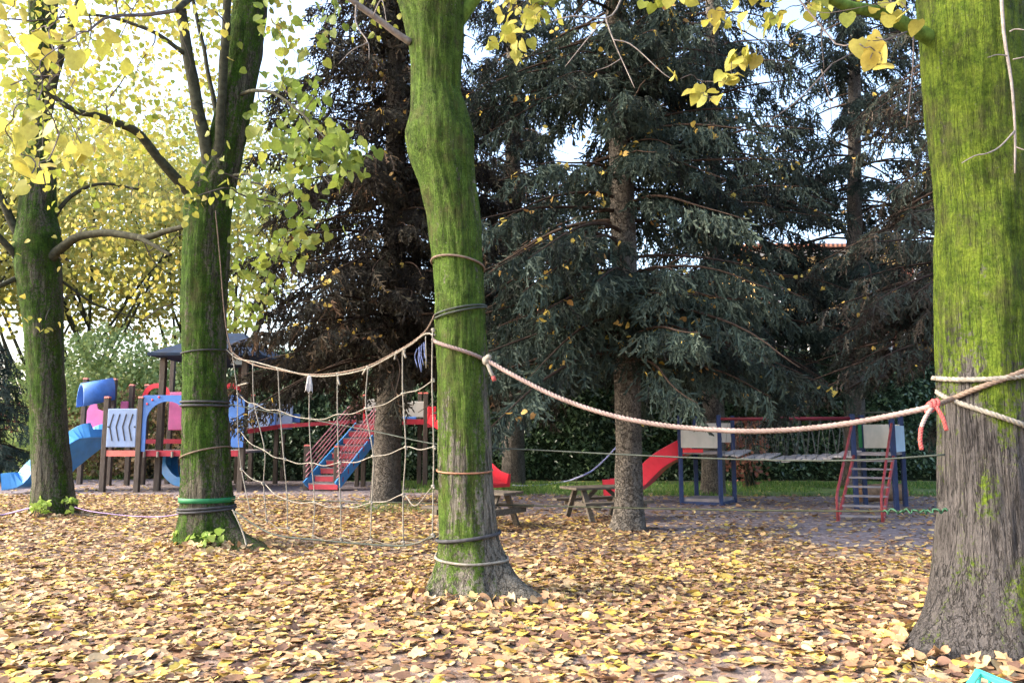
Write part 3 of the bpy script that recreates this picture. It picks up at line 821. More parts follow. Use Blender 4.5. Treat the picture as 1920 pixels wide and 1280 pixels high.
# ------------------------------------------------------------------ shrubs and hedges
def shrub(name, c, r, n, m, label, cat, size, tint=(0, 1), group=None, flat=False, stems=5, per=8):
    base = Vector((c[0], c[1], 0))
    t = thing(name, base, label, cat, group)
    b = MB()
    for i in range(stems):
        a = random.random() * 6.28
        e = Vector((c[0] + math.cos(a) * r[0] * .6, c[1] + math.sin(a) * r[1] * .6, c[2] + r[2] * random.uniform(-.1, .5)))
        b.tube(spline([base + Vector((random.gauss(0, .15), random.gauss(0, .15), -.03)), base.lerp(e, .5) + Vector((0, 0, .2)), e], 6), [.04 - .005 * k for k in range(7)], 5)
    b.build('stem_mass', M['limb'], t, True)['kind'] = 'stuff'
    bag = Bag()
    cl = [p for p in clusters_ell(n, c, r, .3) if p.z > 0.08]
    leaf_bag(bag, cl, per, min(r) * .13 + .05, size[0], size[1], tint[0], tint[1], [SIMPLE], .4)
    bag.build('foliage', M[m], t)
    return t
def at(px, d, z): 
    p = P(px, 812, d); return (p.x, d, z)
shrub('shrub', at(200, 27, 2.4), (2.2, 1.5, 2.9), 900, 'leaf_pale', 'pale green willowy shrub behind the blue slide', 'shrub', (.10, .17), (0, .9))
shrub('shrub', at(318, 28, 2.4), (1.9, 1.5, 2.9), 800, 'leaf_pale', 'pale yellow-green shrub behind the grey roof of the play tower', 'shrub', (.10, .17), (.3, 1))
shrub('shrub', at(110, 29, 2.3), (2.2, 1.5, 2.8), 800, 'leaf_pale', 'light green shrub seen beside the left lime trunk', 'shrub', (.10, .17), (.1, .9))
shrub('shrub', at(290, 25.8, 1.3), (3.2, 1, 1.7), 660, 'leaf_brown', 'russet brown bush behind the red arch of the play frame', 'shrub', (.09, .15))
shrub('shrub', at(20, 30, 0.8), (3.6, 1, 0.9), 600, 'leaf_pale', 'low sunlit yellow-green bush by the lawn at the left edge', 'shrub', (.09, .15), (.4, 1))
shrub('shrub', at(20, 33, 1.8), (3.4, 1, 1.0), 480, 'leaf_red', 'pinkish russet bush behind the low sunlit bush at the left edge', 'shrub', (.09, .15), (.3, 1))
shrub('shrub', at(1398, 21.5, 1.0), (0.55, .5, 1.0), 70, 'leaf_red', 'red-leaved shrub growing under the rope bridge', 'shrub', (.07, .12), (.2, 1), per=8)

def hedge(name, x0, x1, y, depth, h, m, label, n, size=(.10, .17), tint=(0, .95), hole=None):
    t = thing(name, ((x0 + x1) / 2, y, 0), label, 'hedge')
    V, F = [], []
    nx, nz = int((x1 - x0) / .35), int(h / .35)
    def front(x, z): 
        return y + 0.35 * mnoise.noise(Vector((x * .9, z * .9, 1.7))) + .18 * mnoise.noise(Vector((x * 2.6, z * 2.6, 4))) + (.10 if z < .35 else 0)
    def topz(x): return h + .35 * mnoise.noise(Vector((x * .6, 7, 2)))
    prof = []
    for i in range(nx + 1):
        x = x0 + (x1 - x0) * i / nx
        for k in range(nz + 1):
            z = topz(x) * k / nz
            V.append((x, front(x, z) + .16, z))
        V.append((x, y + depth, topz(x))); V.append((x, y + depth, 0))
    w = nz + 3
    for i in range(nx):
        for k in range(w - 1): F.append((i * w + k, (i + 1) * w + k, (i + 1) * w + k + 1, i * w + k + 1))
    F.append(tuple(range(w))); F.append(tuple(nx * w + k for k in range(w - 1, -1, -1)))
    MB().add(V, F).build('dark_core', M['hedge_core'], t, True)  # solid core; its dark colour stands in for shade among the leaves
    x = x0 + (x1 - x0) * RNG.random(n); z = RNG.random(n) * h * 1.04
    tz = np.array([topz(a) for a in x]); z = np.minimum(z, tz + .06)
    yy = np.array([front(a, b) for a, b in zip(x, z)]) + RNG.normal(0, .11, n)
    ontop = RNG.random(n) < .14
    yy[ontop] = y + depth * RNG.random(ontop.sum()); z[ontop] = tz[ontop] + RNG.normal(0, .07, ontop.sum())
    yd = RNG.normal(0, .55, (n, 3)) + np.array([0, -.4, -.15])
    R = frames(yd, RNG.normal(0, .55, (n, 3)) + np.array([0, -.5, .9]))
    s = size[0] + (size[1] - size[0]) * RNG.random(n)
    tt = np.clip(tint[0] + (tint[1] - tint[0]) * RNG.random(n) ** 1.3, 0, 1)
    keep = z > 0.03 + .12 * RNG.random(n)
    tv, tf = SIMPLE; tv = tv * np.array([.62, 1, 1])
    bag = Bag(); bag.put(tv, tf, np.stack([x, yy, z], -1)[keep], R[keep], s[keep], tt[keep])
    bag.build('foliage', M[m], t)
    return t
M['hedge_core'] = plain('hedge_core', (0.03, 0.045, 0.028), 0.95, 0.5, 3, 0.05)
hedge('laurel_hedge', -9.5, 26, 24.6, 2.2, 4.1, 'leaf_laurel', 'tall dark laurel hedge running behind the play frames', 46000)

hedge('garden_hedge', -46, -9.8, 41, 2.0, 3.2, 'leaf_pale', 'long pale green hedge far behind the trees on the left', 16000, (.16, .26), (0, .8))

# ------------------------------------------------------------------ spruces
def spray_tpl(nf=5, seed=0):
    """hanging branchlet: a bent axis with side shoots, each needle-covered shoot two crossed toothed blades"""
    r = random.Random(seed)
    V, F = [], []
    def shoot(a, b, w):
        a, b = Vector(a), Vector(b); d = (b - a).normalized()
        p = d.orthogonal().normalized(); q = d.cross(p)
        ang = r.random() * 3.14
        for k in range(2):
            u = p * math.cos(ang + k * 1.57) + q * math.sin(ang + k * 1.57)
            n = len(V)
            V.extend([a, a.lerp(b, .35) + u * w, a.lerp(b, .28) - u * w, a.lerp(b, .75) + u * w * .9, a.lerp(b, .8) - u * w * .8, b])
            F.extend([(n, n + 1, n + 2), (n + 2, n + 1, n + 3), (n + 2, n + 3, n + 4), (n + 4, n + 3, n + 5)])
    bx, bz = r.uniform(-.25, .25), r.uniform(-.4, .05)
    at_ = lambda t: Vector((bx * t * t, t, bz * t * t))
    for i in range(3): shoot(at_(i / 3), at_((i + 1) / 3) + Vector((0, .03, 0)), .036)
    for i in range(nf):
        for sg in (-1, 1):
            if r.random() < .18: continue
            t = min(.97, (i + r.random()) / nf)
            L = (.46 - .26 * t) * r.uniform(.4, 1.3)
            e = at_(t) + Vector((sg * L * r.uniform(.35, .9), L * r.uniform(.45, 1.0), L * r.uniform(-.6, .25)))
            shoot(at_(t), e, .032)
    return np.array([tuple(v) for v in V]), np.array(F)
SPRAYS = [spray_tpl(4 + k % 3, k + 1) for k in range(8)]
def spruce(px, d, trunk_rows, label, height, zlow, rlow, seed, mname='needle', n_br=150, density=1.0, hole=-0.05, tint=(0.0, 1.0), caught=120, extra=(), power=.5, fine=1.0):
    rnd = random.Random(seed); rg = np.random.default_rng(seed)
    tk = Trunk(d, trunk_rows, [(R_(-60), .08, .5), (R_(-140), .08, .5), (R_(40), .1, .5), (R_(140), .1, .5)], .15)
    base = Vector((tk.cen(0).x, d, 0))
    t = thing('spruce_tree', base, label, 'tree', 'spruces in front of the hedge')
    tk.mesh('trunk', M['bark_spruce'], t, lambda th, z, q: 0.0, 36, 0.12, ztop=height, lump=.02)
    wood = MB(); POS, YD, NN, SC = [], [], [], []
    tips = []
    specs = [(z, az, L, True) for z, az, L in extra]
    for i in range(n_br):
        u = (i + rnd.random()) / n_br
        z = zlow + (height - zlow - .3) * u ** 1.25
        az = i * 2.399 + rnd.gauss(0, .3)
        L = rlow * (1 - (z - zlow) / (height - zlow)) ** power * rnd.uniform(.6, 1.15) + .2
        specs.append((z, az, L, False))
    for z, az, L, forced in specs:
        rise = rnd.uniform(.05, .28); dr = rnd.uniform(.3, .62)
        ux, uy = math.cos(az), math.sin(az)
        c = tk.cen(z); n1 = rnd.random() * 9
        pts = []
        for k in range(13):
            s = k / 12
            w = .10 * L * mnoise.noise(Vector((s * 2.2, az, z + n1))) * s
            pts.append(Vector((c.x + ux * L * s - uy * w, c.y + uy * L * s + ux * w, z + L * (rise * s - dr * s * s + .18 * dr * s ** 4) + .5 * w)))
        if not forced:
            hs = [mnoise.noise(pts[k] * 0.75 + Vector((seed, 0, 0))) for k in (5, 8, 11)]
            if sum(h > hole for h in hs) < 2: continue
        wood.tube(pts, [.005 + (.010 + .007 * L) * (1 - k / 12) for k in range(13)], 5)
        ns = int(L * 26 * density)
        for k in range(ns):
            s = .10 + .90 * (k + rnd.random()) / ns
            f = s * 12; a = min(int(f), 11); p = pts[a].lerp(pts[a + 1], f - a)
            h = mnoise.noise(p * 0.75 + Vector((seed, 0, 0))) + .45 * mnoise.noise(p * 2.1)
            if not forced and h < hole + (.10 if s < .35 else 0) + .002 * max(0, z - 5.0): continue
            fw = (pts[a + 1] - pts[a]).normalized()
            sd = Vector((-uy, ux, 0)) * (1 if k % 2 else -1)
            off = rnd.random() ** 1.4 * .42 * math.sin(math.pi * min(1, s * .9 + .12)) * min(1, L / 2.2)
            p = p + (sd * .8 + fw * .5) * off + Vector((0, 0, -.25 * off - .05 * rnd.random()))
            ln = rnd.uniform(.20, .40)
            v = sd * rnd.uniform(.0, .75) + fw * rnd.uniform(.1, .75) + Vector((0, 0, -rnd.uniform(.3, 1.5)))
            POS.append(tuple(p)); YD.append(tuple(v)); SC.append(ln * fine)
            NN.append((rnd.gauss(0, .8) + .6 * ux, rnd.gauss(0, .8) + .6 * uy, .7))
            if rnd.random() < .09 and h > 0: tips.append(p + v.normalized() * ln * .4 + Vector((0, 0, .04)))
    wood.build('bough_mass', M['bough'], t, True)['kind'] = 'stuff'
    POS, YD, NN, SC = np.array(POS), np.array(YD), np.array(NN), np.array(SC)
    R = frames(YD, NN)
    cl = np.array([mnoise.noise(Vector(tuple(p)) * 1.1) for p in POS])
    tt = np.clip(tint[0] + (tint[1] - tint[0]) * (.5 + .55 * cl + rg.normal(0, .22, len(POS))), 0, 1)
    w = rg.integers(0, len(SPRAYS), len(POS)); bag = Bag()
    for k, (tv, tf) in enumerate(SPRAYS):
        q = w == k; bag.put(tv, tf, POS[q], R[q], SC[q], tt[q])
    bag.build('crown', M[mname], t)
    if caught and tips:
        rnd.shuffle(tips); bag = Bag()
        leaf_bag(bag, tips[:caught], 2, .06, .07, .11, .3, 1.0, FLAT, .2)
        bag.build('caught_leaf_mass', M['litter_bright'], t)['kind'] = 'stuff'
    return t
M['litter_bright'] = leaf_mat('caught_leaf', [(0.0, (0.30, 0.15, 0.06)), (0.4, (0.46, 0.27, 0.10)), (0.7, (0.62, 0.45, 0.09)), (1.0, (0.66, 0.56, 0.14))], 0.3, 0.55)

spruce(735, 17.0, [(960, 690, 756), (940, 694, 752), (850, 700, 752), (700, 708, 757), (500, 717, 760), (300, 722, 760), (0, 729, 761), (-900, 745, 760)],
       'dark brown-green spruce with a grey trunk behind the climbing net', 15.5, 2.9, 3.7, 3, 'needle_brown', 240, 1.15, -.44, (0, .9), 520, fine=1.15)
spruce(1180, 12.3, [(1005, 1140, 1214), (985, 1146, 1210), (950, 1151, 1207), (850, 1154, 1203), (770, 1152, 1203), (600, 1148, 1198), (400, 1145, 1190), (200, 1138, 1180), (0, 1135, 1172), (-900, 1145, 1160)],
       'blue-green spruce with hanging boughs behind the sagging rope, a picnic table at its foot', 13.5, 2.6, 2.9, 8, 'needle', 240, 1.2, -.17, (.1, 1.0), 520, fine=1.1,
       extra=((3.9, R_(-105), 2.3), (3.6, R_(-128), 2.4), (3.5, R_(-88), 2.0), (4.6, R_(-140), 2.7), (4.4, R_(-112), 2.5), (5.2, R_(-60), 2.6), (5.6, R_(-125), 2.5), (3.4, R_(-155), 2.2), (4.9, R_(180), 2.8), (3.3, R_(-70), 1.8), (6.4, R_(-95), 2.2), (7.2, R_(-70), 2.0), (7.0, R_(-120), 2.2), (8.0, R_(-95), 1.8), (5.9, R_(-85), 2.0), (8.8, R_(-110), 1.8)))
spruce(1335, 19.5, [(915, 1315, 1360), (700, 1318, 1356), (300, 1322, 1350), (-700, 1328, 1340)],
       'dark spruce standing behind the rope bridge', 16.5, 3.4, 3.7, 21, 'needle', 230, 1.1, -.17, (0, .8), 160, fine=1.2)
spruce(1850, 14.5, [(960, 1815, 1885), (700, 1820, 1880), (300, 1826, 1874), (-900, 1840, 1855)],
       'spruce with brown hanging boughs half hidden behind the right lime trunk', 14, 3.0, 3.8, 33, 'needle_mix', 220, 1.1, -.08, (.1, 1), 200, fine=1.1,
       extra=((4.3, R_(-170), 3.0), (4.2, R_(-160), 2.6), (4.0, R_(-150), 2.4), (3.9, R_(-170), 2.6), (3.4, R_(-140), 1.9), (3.9, R_(175), 2.9), (4.4, R_(-150), 2.3), (4.4, R_(-178), 3.2), (4.8, R_(-145), 2.2)))
spruce(960, 23.0, [(900, 940, 985), (700, 942, 982), (300, 948, 976), (-700, 955, 968)],
       'dark spruce farther back between the middle lime and the hanging boughs', 17.5, 4.2, 3.4, 40, 'needle', 190, 1.0, -.20, (0, .8), 60, fine=1.3)
spruce(1600, 21.5, [(900, 1582, 1622), (700, 1584, 1620), (300, 1590, 1614), (-700, 1598, 1606)],
       'thin dark spruce behind the red ladder, sky showing through its boughs', 19, 4.2, 3.6, 52, 'needle', 240, 1.1, -.10, (0, .8), 80, fine=1.3)
spruce(-20, 24, [(880, -35, 0), (600, -32, -5), (-300, -22, -14)],
       'blue-green conifer at the left edge behind the lime trunk', 4.7, 0.8, 1.8, 44, 'needle', 90, .9, -.4, (.3, 1.0), 0, power=.8)

# ------------------------------------------------------------------ houses behind the hedge
M['wall_ochre'] = plain('wall_ochre', (0.62, 0.42, 0.17), 0.9, .12, 2.5)
M['wall_terracotta'] = plain('wall_terracotta', (0.66, 0.30, 0.15), 0.9, .15, 2.5)
M['trim_white'] = plain('trim_white', (0.75, 0.73, 0.68), 0.8, .1, 4)
M['shutter'] = plain('shutter', (0.24, 0.09, 0.05), 0.6, .2, 8)
M['pane'] = plain('pane', (0.05, 0.06, 0.07), 0.1, .1, 3, .6)
def tile_mat():
    m, nt = mat('roof_tile')
    w = nt.nodes.new('ShaderNodeTexWave'); w.wave_type = 'BANDS'; w.bands_direction = 'X'; w.inputs['Scale'].default_value = 1.6; w.inputs['Distortion'].default_value = .4
    nt.links.new(coords(nt), w.inputs[0])
    n = noise_tex(nt, coords(nt), 5, 4)
    c = ramp(nt, [(.3, (.22, .08, .05)), (.7, (.50, .24, .15))], n).outputs[0]
    p = N(nt, 'ShaderNodeBsdfPrincipled', Roughness=.9); nt.links.new(c, p.inputs['Base Color'])
    nt.links.new(bump(nt, w.outputs['Fac'], .8, .08), p.inputs['Normal']); out(nt, p.outputs[0]); return m
M['tile'] = tile_mat()
def house(name, x0, x1, y0, depth, h, ridge, wall, label, floors, cols, porch=None):
    t = thing(name, ((x0 + x1) / 2, y0, 0), label, 'house')
    w = x1 - x0
    MB().box(((x0 + x1) / 2, y0 + depth / 2, h / 2), (w, depth, h)).build('wall', M[wall], t)
    b = MB(); e = .5
    A = [(x0 - e, y0 - e, h + .003), (x1 + e, y0 - e, h + .003), (x1 + e, y0 + depth + e, h + .003), (x0 - e, y0 + depth + e, h + .003)]
    rx = min(w, depth) * .45
    r0, r1 = (x0 + rx, y0 + depth / 2, h + ridge), (x1 - rx, y0 + depth / 2, h + ridge)
    b.add([*A, *[(p[0], p[1], p[2] + .14) for p in A], r0, r1], [(3, 2, 1, 0), (0, 1, 5, 4), (1, 2, 6, 5), (2, 3, 7, 6), (3, 0, 4, 7), (4, 5, 9, 8), (5, 6, 9), (6, 7, 8, 9), (7, 4, 8)])
    rf = b.build('roof', M['tile'], t)
    MB().box((x0 + w * .7, y0 + depth * .45, h + ridge * .8), (.6, .6, 1.4)).build('chimney', M[wall], rf)
    MB().box(((x0 + x1) / 2, y0 - .04, h - .16), (w + .1, .08, .3)).build('cornice', M['trim_white'], t)
    for fz in floors:
        for cx in cols:
            x = x0 + w * cx
            wd = MB().box((x, y0 - .03, fz), (1.14, .06, 1.54)).build('window', M['trim_white'], t)
            MB().box((x, y0 - .055, fz), (.98, .03, 1.36)).build('pane', M['pane'], wd)
            for sg in (-1, 1):
                b = MB(); b.box((x + sg * .88, y0 - .04, fz), (.58, .05, 1.6))
                for k in range(9): b.box((x + sg * .88, y0 - .07, fz - .66 + k * .165), (.46, .02, .07))
                b.build('shutter', M['shutter'], wd)
    if porch:
        px0, px1, pz = porch
        b = MB(); b.slab([(px0, y0 - 1.5, pz), (px1, y0 - 1.5, pz), (px1, y0 - .005, pz + .55), (px0, y0 - .005, pz + .55)], (0, 0, 1), .12)
        b.build('porch_roof', M['tile'], t)
        for x in (px0 + .2, px1 - .2): MB().box((x, y0 - 1.35, pz / 2), (.22, .22, pz)).build('porch_column', M['trim_white'], t)
        MB().box(((px0 + px1) / 2, y0 - .06, pz + .95), (px1 - px0, .11, .3)).build('string_course', M['trim_white'], t)
    return t
house('house', 10.6, 22.0, 33.0, 9, 9.5, 1.3, 'wall_ochre', 'ochre yellow house with brown shutters glimpsed through the right spruce', (2.0, 5.0, 7.9), (.12, .27, .46, .66, .88), (12.2, 16.4, 5.6))
house('house', -8.0, 9.2, 38.0, 9, 6.6, 1.9, 'wall_terracotta', 'terracotta orange house glimpsed low between the spruces above the hedge', (2.0, 5.0), (.1, .3, .5, .7, .9))

# ------------------------------------------------------------------ play equipment
M['post'] = plain('post_wood', (0.085, 0.07, 0.06), .8, .35, 5, .2, .3, 40, (6, 6, 1))
M['red'] = plain('red_paint', (0.36, 0.025, 0.045), .45, .2, 5, .4)
M['red_pale'] = plain('red_faded', (0.62, 0.16, 0.13), .5, .2, 5, .4)
M['red_bright'] = plain('red_plastic', (0.66, 0.03, 0.05), .3, .12, 4, .5)
M['pink'] = plain('pink_panel', (0.56, 0.13, 0.31), .5, .15, 4, .4, dirt=(.42, .15, .26))
M['blue'] = plain('blue_panel', (0.06, 0.17, 0.50), .45, .2, 4, .4, dirt=(.07, .14, .33))
M['blue_slide'] = plain('blue_plastic', (0.06, 0.29, 0.68), .35, .15, 3, .5, dirt=(.09, .26, .5))
M['blue_dark'] = plain('blue_steel', (0.016, 0.032, 0.10), .5, .25, 8, .4)
M['panel_pale'] = plain('pale_blue_panel', (0.22, 0.31, 0.52), .5, .12, 4, .4, dirt=(.19, .24, .35))
M['panel_cream'] = plain('cream_panel', (0.48, 0.47, 0.43), .6, .1, 3, .3, dirt=(.36, .37, .34))
M['panel_lightblue'] = plain('light_blue_panel', (0.46, 0.62, 0.78), .5, .1, 3, .3)
M['roof_sheet'] = plain('roof_sheet', (0.018, 0.032, 0.062), .75, .35, 5, .1, dirt=(.035, .035, .038))
M['deck'] = plain('deck_board', (0.22, 0.20, 0.21), .8, .3, 5, .2, .2, 30)
M['rope_pink'] = plain('pink_rope', (0.60, 0.28, 0.32), .8, .2, 20, .2)
M['rope'] = plain('old_rope', (0.215, 0.20, 0.172), .9, .3, 24, .1, .4, 200)
M['rope_dull'] = plain('dull_rope', (0.12, 0.11, 0.09), .9, .3, 24, .1)
M['rope_brown'] = plain('brown_rope', (0.16, 0.12, 0.095), .9, .3, 24, .1, .4, 200)
M['rope_dark'] = plain('dark_cord', (0.05, 0.05, 0.055), .8, .4, 20, .2)
M['rope_green'] = plain('green_cord', (0.05, 0.06, 0.052), .8, .3, 20, .2)
M['brick_red'] = plain('brick_red_paint', (.27, .045, .05), .6, .3, 9, .3, dirt=(.2, .07, .06))
M['plank'] = plain('plank', (.38, .36, .365), .8, .2, 5, .2)
M['maroon'] = plain('maroon_paint', (.17, .02, .035), .5, .2, 5)
M['net_grey'] = plain('net_grey', (0.11, 0.115, 0.115), .8, .3, 20, .2)
M['wood_old'] = plain('old_wood', (0.10, 0.085, 0.07), .85, .4, 5, .2, .4, 30, (2, 8, 8))
M['swag'] = plain('faded_red_rope', (0.24, 0.18, 0.165), .9, .35, 3.5, .15, .5, 160)
M['red_end'] = plain('red_rope_end', (0.38, 0.085, 0.08), .8, .3, 9, .2)
M['teal'] = plain('teal_plastic', (0.06, 0.52, 0.44), .35, .12, 4, .5)
M['strap_green'] = plain('green_strap', (0.012, 0.13, 0.05), .6, .2, 12, .3)

D0 = 20.0
def pz(py, d=D0): return P(960, py, d).z
def px_(px, d=D0): return P(px, 812, d).x
ps = thing('play_frame', (px_(400), D0 + 1, 0), 'big climbing frame with blue slide, grey-blue roof, red decks and red stairs', 'climbing frame')
def post(px, d, ytop, w=.13, cap=True, ybase=None, root=ps, m='post'):
    x = px_(px, d); z = pz(ytop, d)
    o_ = MB().box((x, d, z / 2 - .02), (w, w, z + .04)).build('post', M[m], root, bevel=.012)
    if cap: MB().box((x, d, z + .022), (w * 1.08, w * 1.08, .04), taper=.8).build('post_cap', M['red_pale'], o_)
    return o_
for a in ((198, 20.0, 746), (262, 19.9, 746), (209, 22.4, 712), (155, 23.0, 711), (243, 22.5, 723), (272, 22.8, 723)): post(*a)
post(300, 20.3, 660, .15, False); post(455, 20.0, 664, .15, False); post(318, 23.2, 664, .13, False); post(447, 23.2, 664, .13, False)
post(472, 24.2, 742); post(519, 23.0, 764, .12); post(532, 24.5, 764, .12)
post(577, 20.6, 836, .14); post(633, 20.4, 838, .14); post(683, 22.0, 742, .12); post(671, 22.0, 776, .11)
post(787, 22.6, 738, .12); post(798, 21.9, 738, .13)
X = px_
zd = pz(848)                                      # lower deck
MB().box(((X(198) + X(455)) / 2, 21.4, zd), (X(455) - X(198) - .15, 2.6, .06)).build('deck', M['deck'], ps)
b = MB(); b.box(((X(198) + X(262)) / 2, 19.98, zd - .02), (X(262) - X(198) - .14, .05, .15)); b.build('edge_board', M['red_pale'], ps)
b = MB(); b.box(((X(262) + X(455)) / 2, 19.97, zd - .02), (X(455) - X(262) - .15, .05, .15)); b.build('edge_board', M['red'], ps)
MB().box((X(320, 22), 22.0, pz(827, 22)), (1.3, .9, .12)).build('edge_board', M['red'], ps)
# chevron panel
def panel(x0, x1, z0, z1, y, t, name, m, root=ps, bev=.02):
    return MB().box(((x0 + x1) / 2, y, (z0 + z1) / 2), (x1 - x0, t, z1 - z0)).build(name, M[m], root, bevel=bev)
pn = panel(X(203), X(258), pz(838), pz(766), 19.93, .035, 'side_panel', 'panel_pale')
for k in range(4):
    b = MB(); x = X(210.5) + k * (X(222.5) - X(210.5))
    zt, zm, zb = pz(776), pz(800), pz(826)
    b.beam((x + .05, 19.909, zt), (x - .03, 19.909, zm), .012, .028, (1, 0, 0)); b.beam((x - .03, 19.909, zm), (x + .05, 19.909, zb), .012, .028, (1, 0, 0))
    b.build('slot', M['rope_dark'], pn)
for xx in (205.5, 255):
    MB().ball((X(xx), 19.905, pz(800)), .022, (1, .5, 1)).build('bolt', M['rope_dark'], pn)
MB().beam((X(212), 22.3, pz(736)), (X(258), 20.0, pz(752)), .06, .12).build('rail', M['post'], ps)
# arch panels
def arch(x0, x1, z0, z1, y, m, leg=.16, top=.16):
    w = x1 - x0; O = [(x0, z0), (x0, z1 - .04), (x0 + .1, z1), (x1 - .1, z1), (x1, z1 - .04), (x1, z0), (x1 - leg, z0)]
    cx, r = (x0 + x1) / 2, w / 2 - leg
    zc = z1 - top - min(r, (z1 - z0) * .45)
    for i in range(15):
        a = math.pi * i / 14
        O.append((cx + r * math.cos(a), zc + min(r, (z1 - z0) * .45) * math.sin(a)))
    O.append((x0 + leg, z0))
    b = MB(); b.slab([(p[0], y, p[1]) for p in O], (0, 1, 0), .035)
    return b.build('arch_panel', M[m], ps)
ap = arch(X(266), X(366), pz(846), pz(741), 19.86, 'blue')
b = MB()
for a in (.62, .72, .82): 
    cx = (X(266) + X(366)) / 2; r = .62
    b.ball((cx + r * math.cos(math.pi * a), 19.845, pz(775) + .45 * math.sin(math.pi * a)), .03, (1, .4, 1), 6, 4)
b.build('rivet', M['red_bright'], ap)
arch(X(372), X(460), pz(838), pz(740), 19.86, 'blue', .40)
# roof of the tower
rx0, rx1, ry0, ry1, rz = X(281, 20), X(483, 20), 19.6, 23.5, pz(661, 19.6)
ax, ay, az = (rx0 + rx1) / 2, 21.6, pz(628, 21.6) + .05
b = MB(); V = [(rx0, ry0, rz), (rx1, ry0, rz), (rx1, ry1, rz), (rx0, ry1, rz)]
b.add(V + [(p[0], p[1], p[2] - .07) for p in V] + [(ax - .35, ay, az), (ax + .35, ay, az)], [(0, 1, 9, 8), (1, 2, 9), (2, 3, 8, 9), (3, 0, 8), (1, 0, 4, 5), (2, 1, 5, 6), (3, 2, 6, 7), (0, 3, 7, 4), (4, 7, 6, 5)])
b.build('roof', M['roof_sheet'], ps)
panel(X(425, 20.2), X(452, 20.2), pz(682), pz(668), 20.25, .03, 'fascia_panel', 'panel_lightblue')
# pink and red panels in the tower
panel(X(315, 22.4), X(352, 22.4), pz(806, 22.4), pz(735, 22.4), 22.4, .04, 'side_panel', 'pink')
panel(X(223, 22.4), X(238, 22.4), pz(800, 22.4), pz(752, 22.4), 22.4, .04, 'side_panel', 'pink')
def half_ring(cx, cz, r, w, y, t, m, name, a0=0, a1=math.pi, root=ps):
    O = [(cx + r * math.cos(a0 + (a1 - a0) * i / 16), y, cz + r * math.sin(a0 + (a1 - a0) * i / 16)) for i in range(17)]
    O += [(cx + (r - w) * math.cos(a1 + (a0 - a1) * i / 16), y, cz + (r - w) * math.sin(a1 + (a0 - a1) * i / 16)) for i in range(17)]
    b = MB(); b.slab(O, (0, 1, 0), t); return b.build(name, M[m], root)
half_ring(X(291, 22.7), pz(745, 22.7), .42, .14, 22.65, .05, 'red_bright', 'arch_panel')
half_ring(X(430, 22.7), pz(745, 22.7), .42, .14, 22.65, .05, 'red_bright', 'arch_panel')
# tunnel roof and pink entry of the blue slide
def half_tube(p0, p1, r, t, m, name, root, a0=-.15, a1=math.pi + .15, side=Vector((0, 1, 0))):
    p0, p1 = Vector(p0), Vector(p1); V, F = [], []; n = 18
    for q in (p0, p1):
        for rr in (r, r - t):
            for i in range(n + 1):
                a = a0 + (a1 - a0) * i / n
                V.append(q + side * (rr * math.cos(a)) + Vector((0, 0, rr * math.sin(a))))
    k = n + 1
    for i in range(n):
        F += [(i, i + 1, 2 * k + i + 1, 2 * k + i), (k + i + 1, k + i, 3 * k + i, 3 * k + i + 1), (i + 1, i, k + i, k + i + 1), (2 * k + i, 2 * k + i + 1, 3 * k + i + 1, 3 * k + i)]
    F += [(0, 2 * k, 3 * k, k), (n, k + n, 3 * k + n, 2 * k + n)]
    b = MB(); b.add(V, F); return b.build(name, M[m], root, True)
dd = Vector((.62, -.78, 0)).normalized()
half_tube((X(150, 21.0), 20.9, pz(757, 20.9)), (X(186, 21.4), 21.9, pz(744, 21.6)), .56, .06, 'blue', 'tunnel_roof', ps, side=dd)
b = MB(); xa, xb = X(164, 21.3), X(197, 21.3); zb_, zt_ = pz(805, 21.3), pz(770, 21.3)
O = [(xa, zb_), (xa, zt_), (xa + .12, zt_ + .25), (xa + .22, zt_ + .3), (xa + .3, zt_ + .05), (xb, zt_ - .02), (xb, zb_)]
b.slab([(p[0], 21.2, p[1]) for p in O], (0, 1, 0), .04); b.build('side_panel', M['pink'], ps)
# blue double slide
def slide(path, w, side, lip, m, name, root, lanes=1, lipt=.05, skirt=.05):
    """open chute: floor and raised lips along a path"""
    pts = spline(path, 20); b = MB(); V, F = [], []
    side = Vector(side).normalized()
    prof = []
    lw = w / lanes
    for l in range(lanes):
        a = -w / 2 + l * lw
        if l == 0: prof += [(a, -skirt), (a, lip), (a + lipt, lip)]
        prof += [(a + lipt * 1.6, .02), (a + lw - lipt * 1.6, .02), (a + lw - (lipt if l == lanes - 1 else lipt * .6), lip)]
        if l < lanes - 1: prof += [(a + lw + lipt * .6, lip)]
    prof += [(w / 2, lip), (w / 2, -skirt)]
    k = len(prof)
    for i, p in enumerate(pts):
        d_ = (pts[min(i + 1, 20)] - pts[max(i - 1, 0)]).normalized()
        up = side.cross(d_); up = up if up.z > 0 else -up
        for u, h in prof: V.append(p + side * u + up * h)
    for i in range(20):
        for j in range(k): F.append((i * k + j, i * k + (j + 1) % k, (i + 1) * k + (j + 1) % k, (i + 1) * k + j))
    F += [tuple(range(k)), tuple(20 * k + j for j in range(k - 1, -1, -1))]
    b.add(V, F); return b.build(name, M[m], root, bevel=.01)
s0 = P(182, 812, 20.9)
slide([(X(199, 21), 21.1, pz(806, 21)), (X(180, 21), 20.95, pz(813, 21)), (X(148, 20.8), 20.6, pz(840, 20.8)), (X(108, 20.4), 20.25, pz(872, 20.4)), (X(90, 20.2), 20.05, .38), (X(56, 20), 19.9, .30)], 1.25, (.3, .95, 0), .26, 'blue_slide', 'slide', ps, 2, .08, .26)
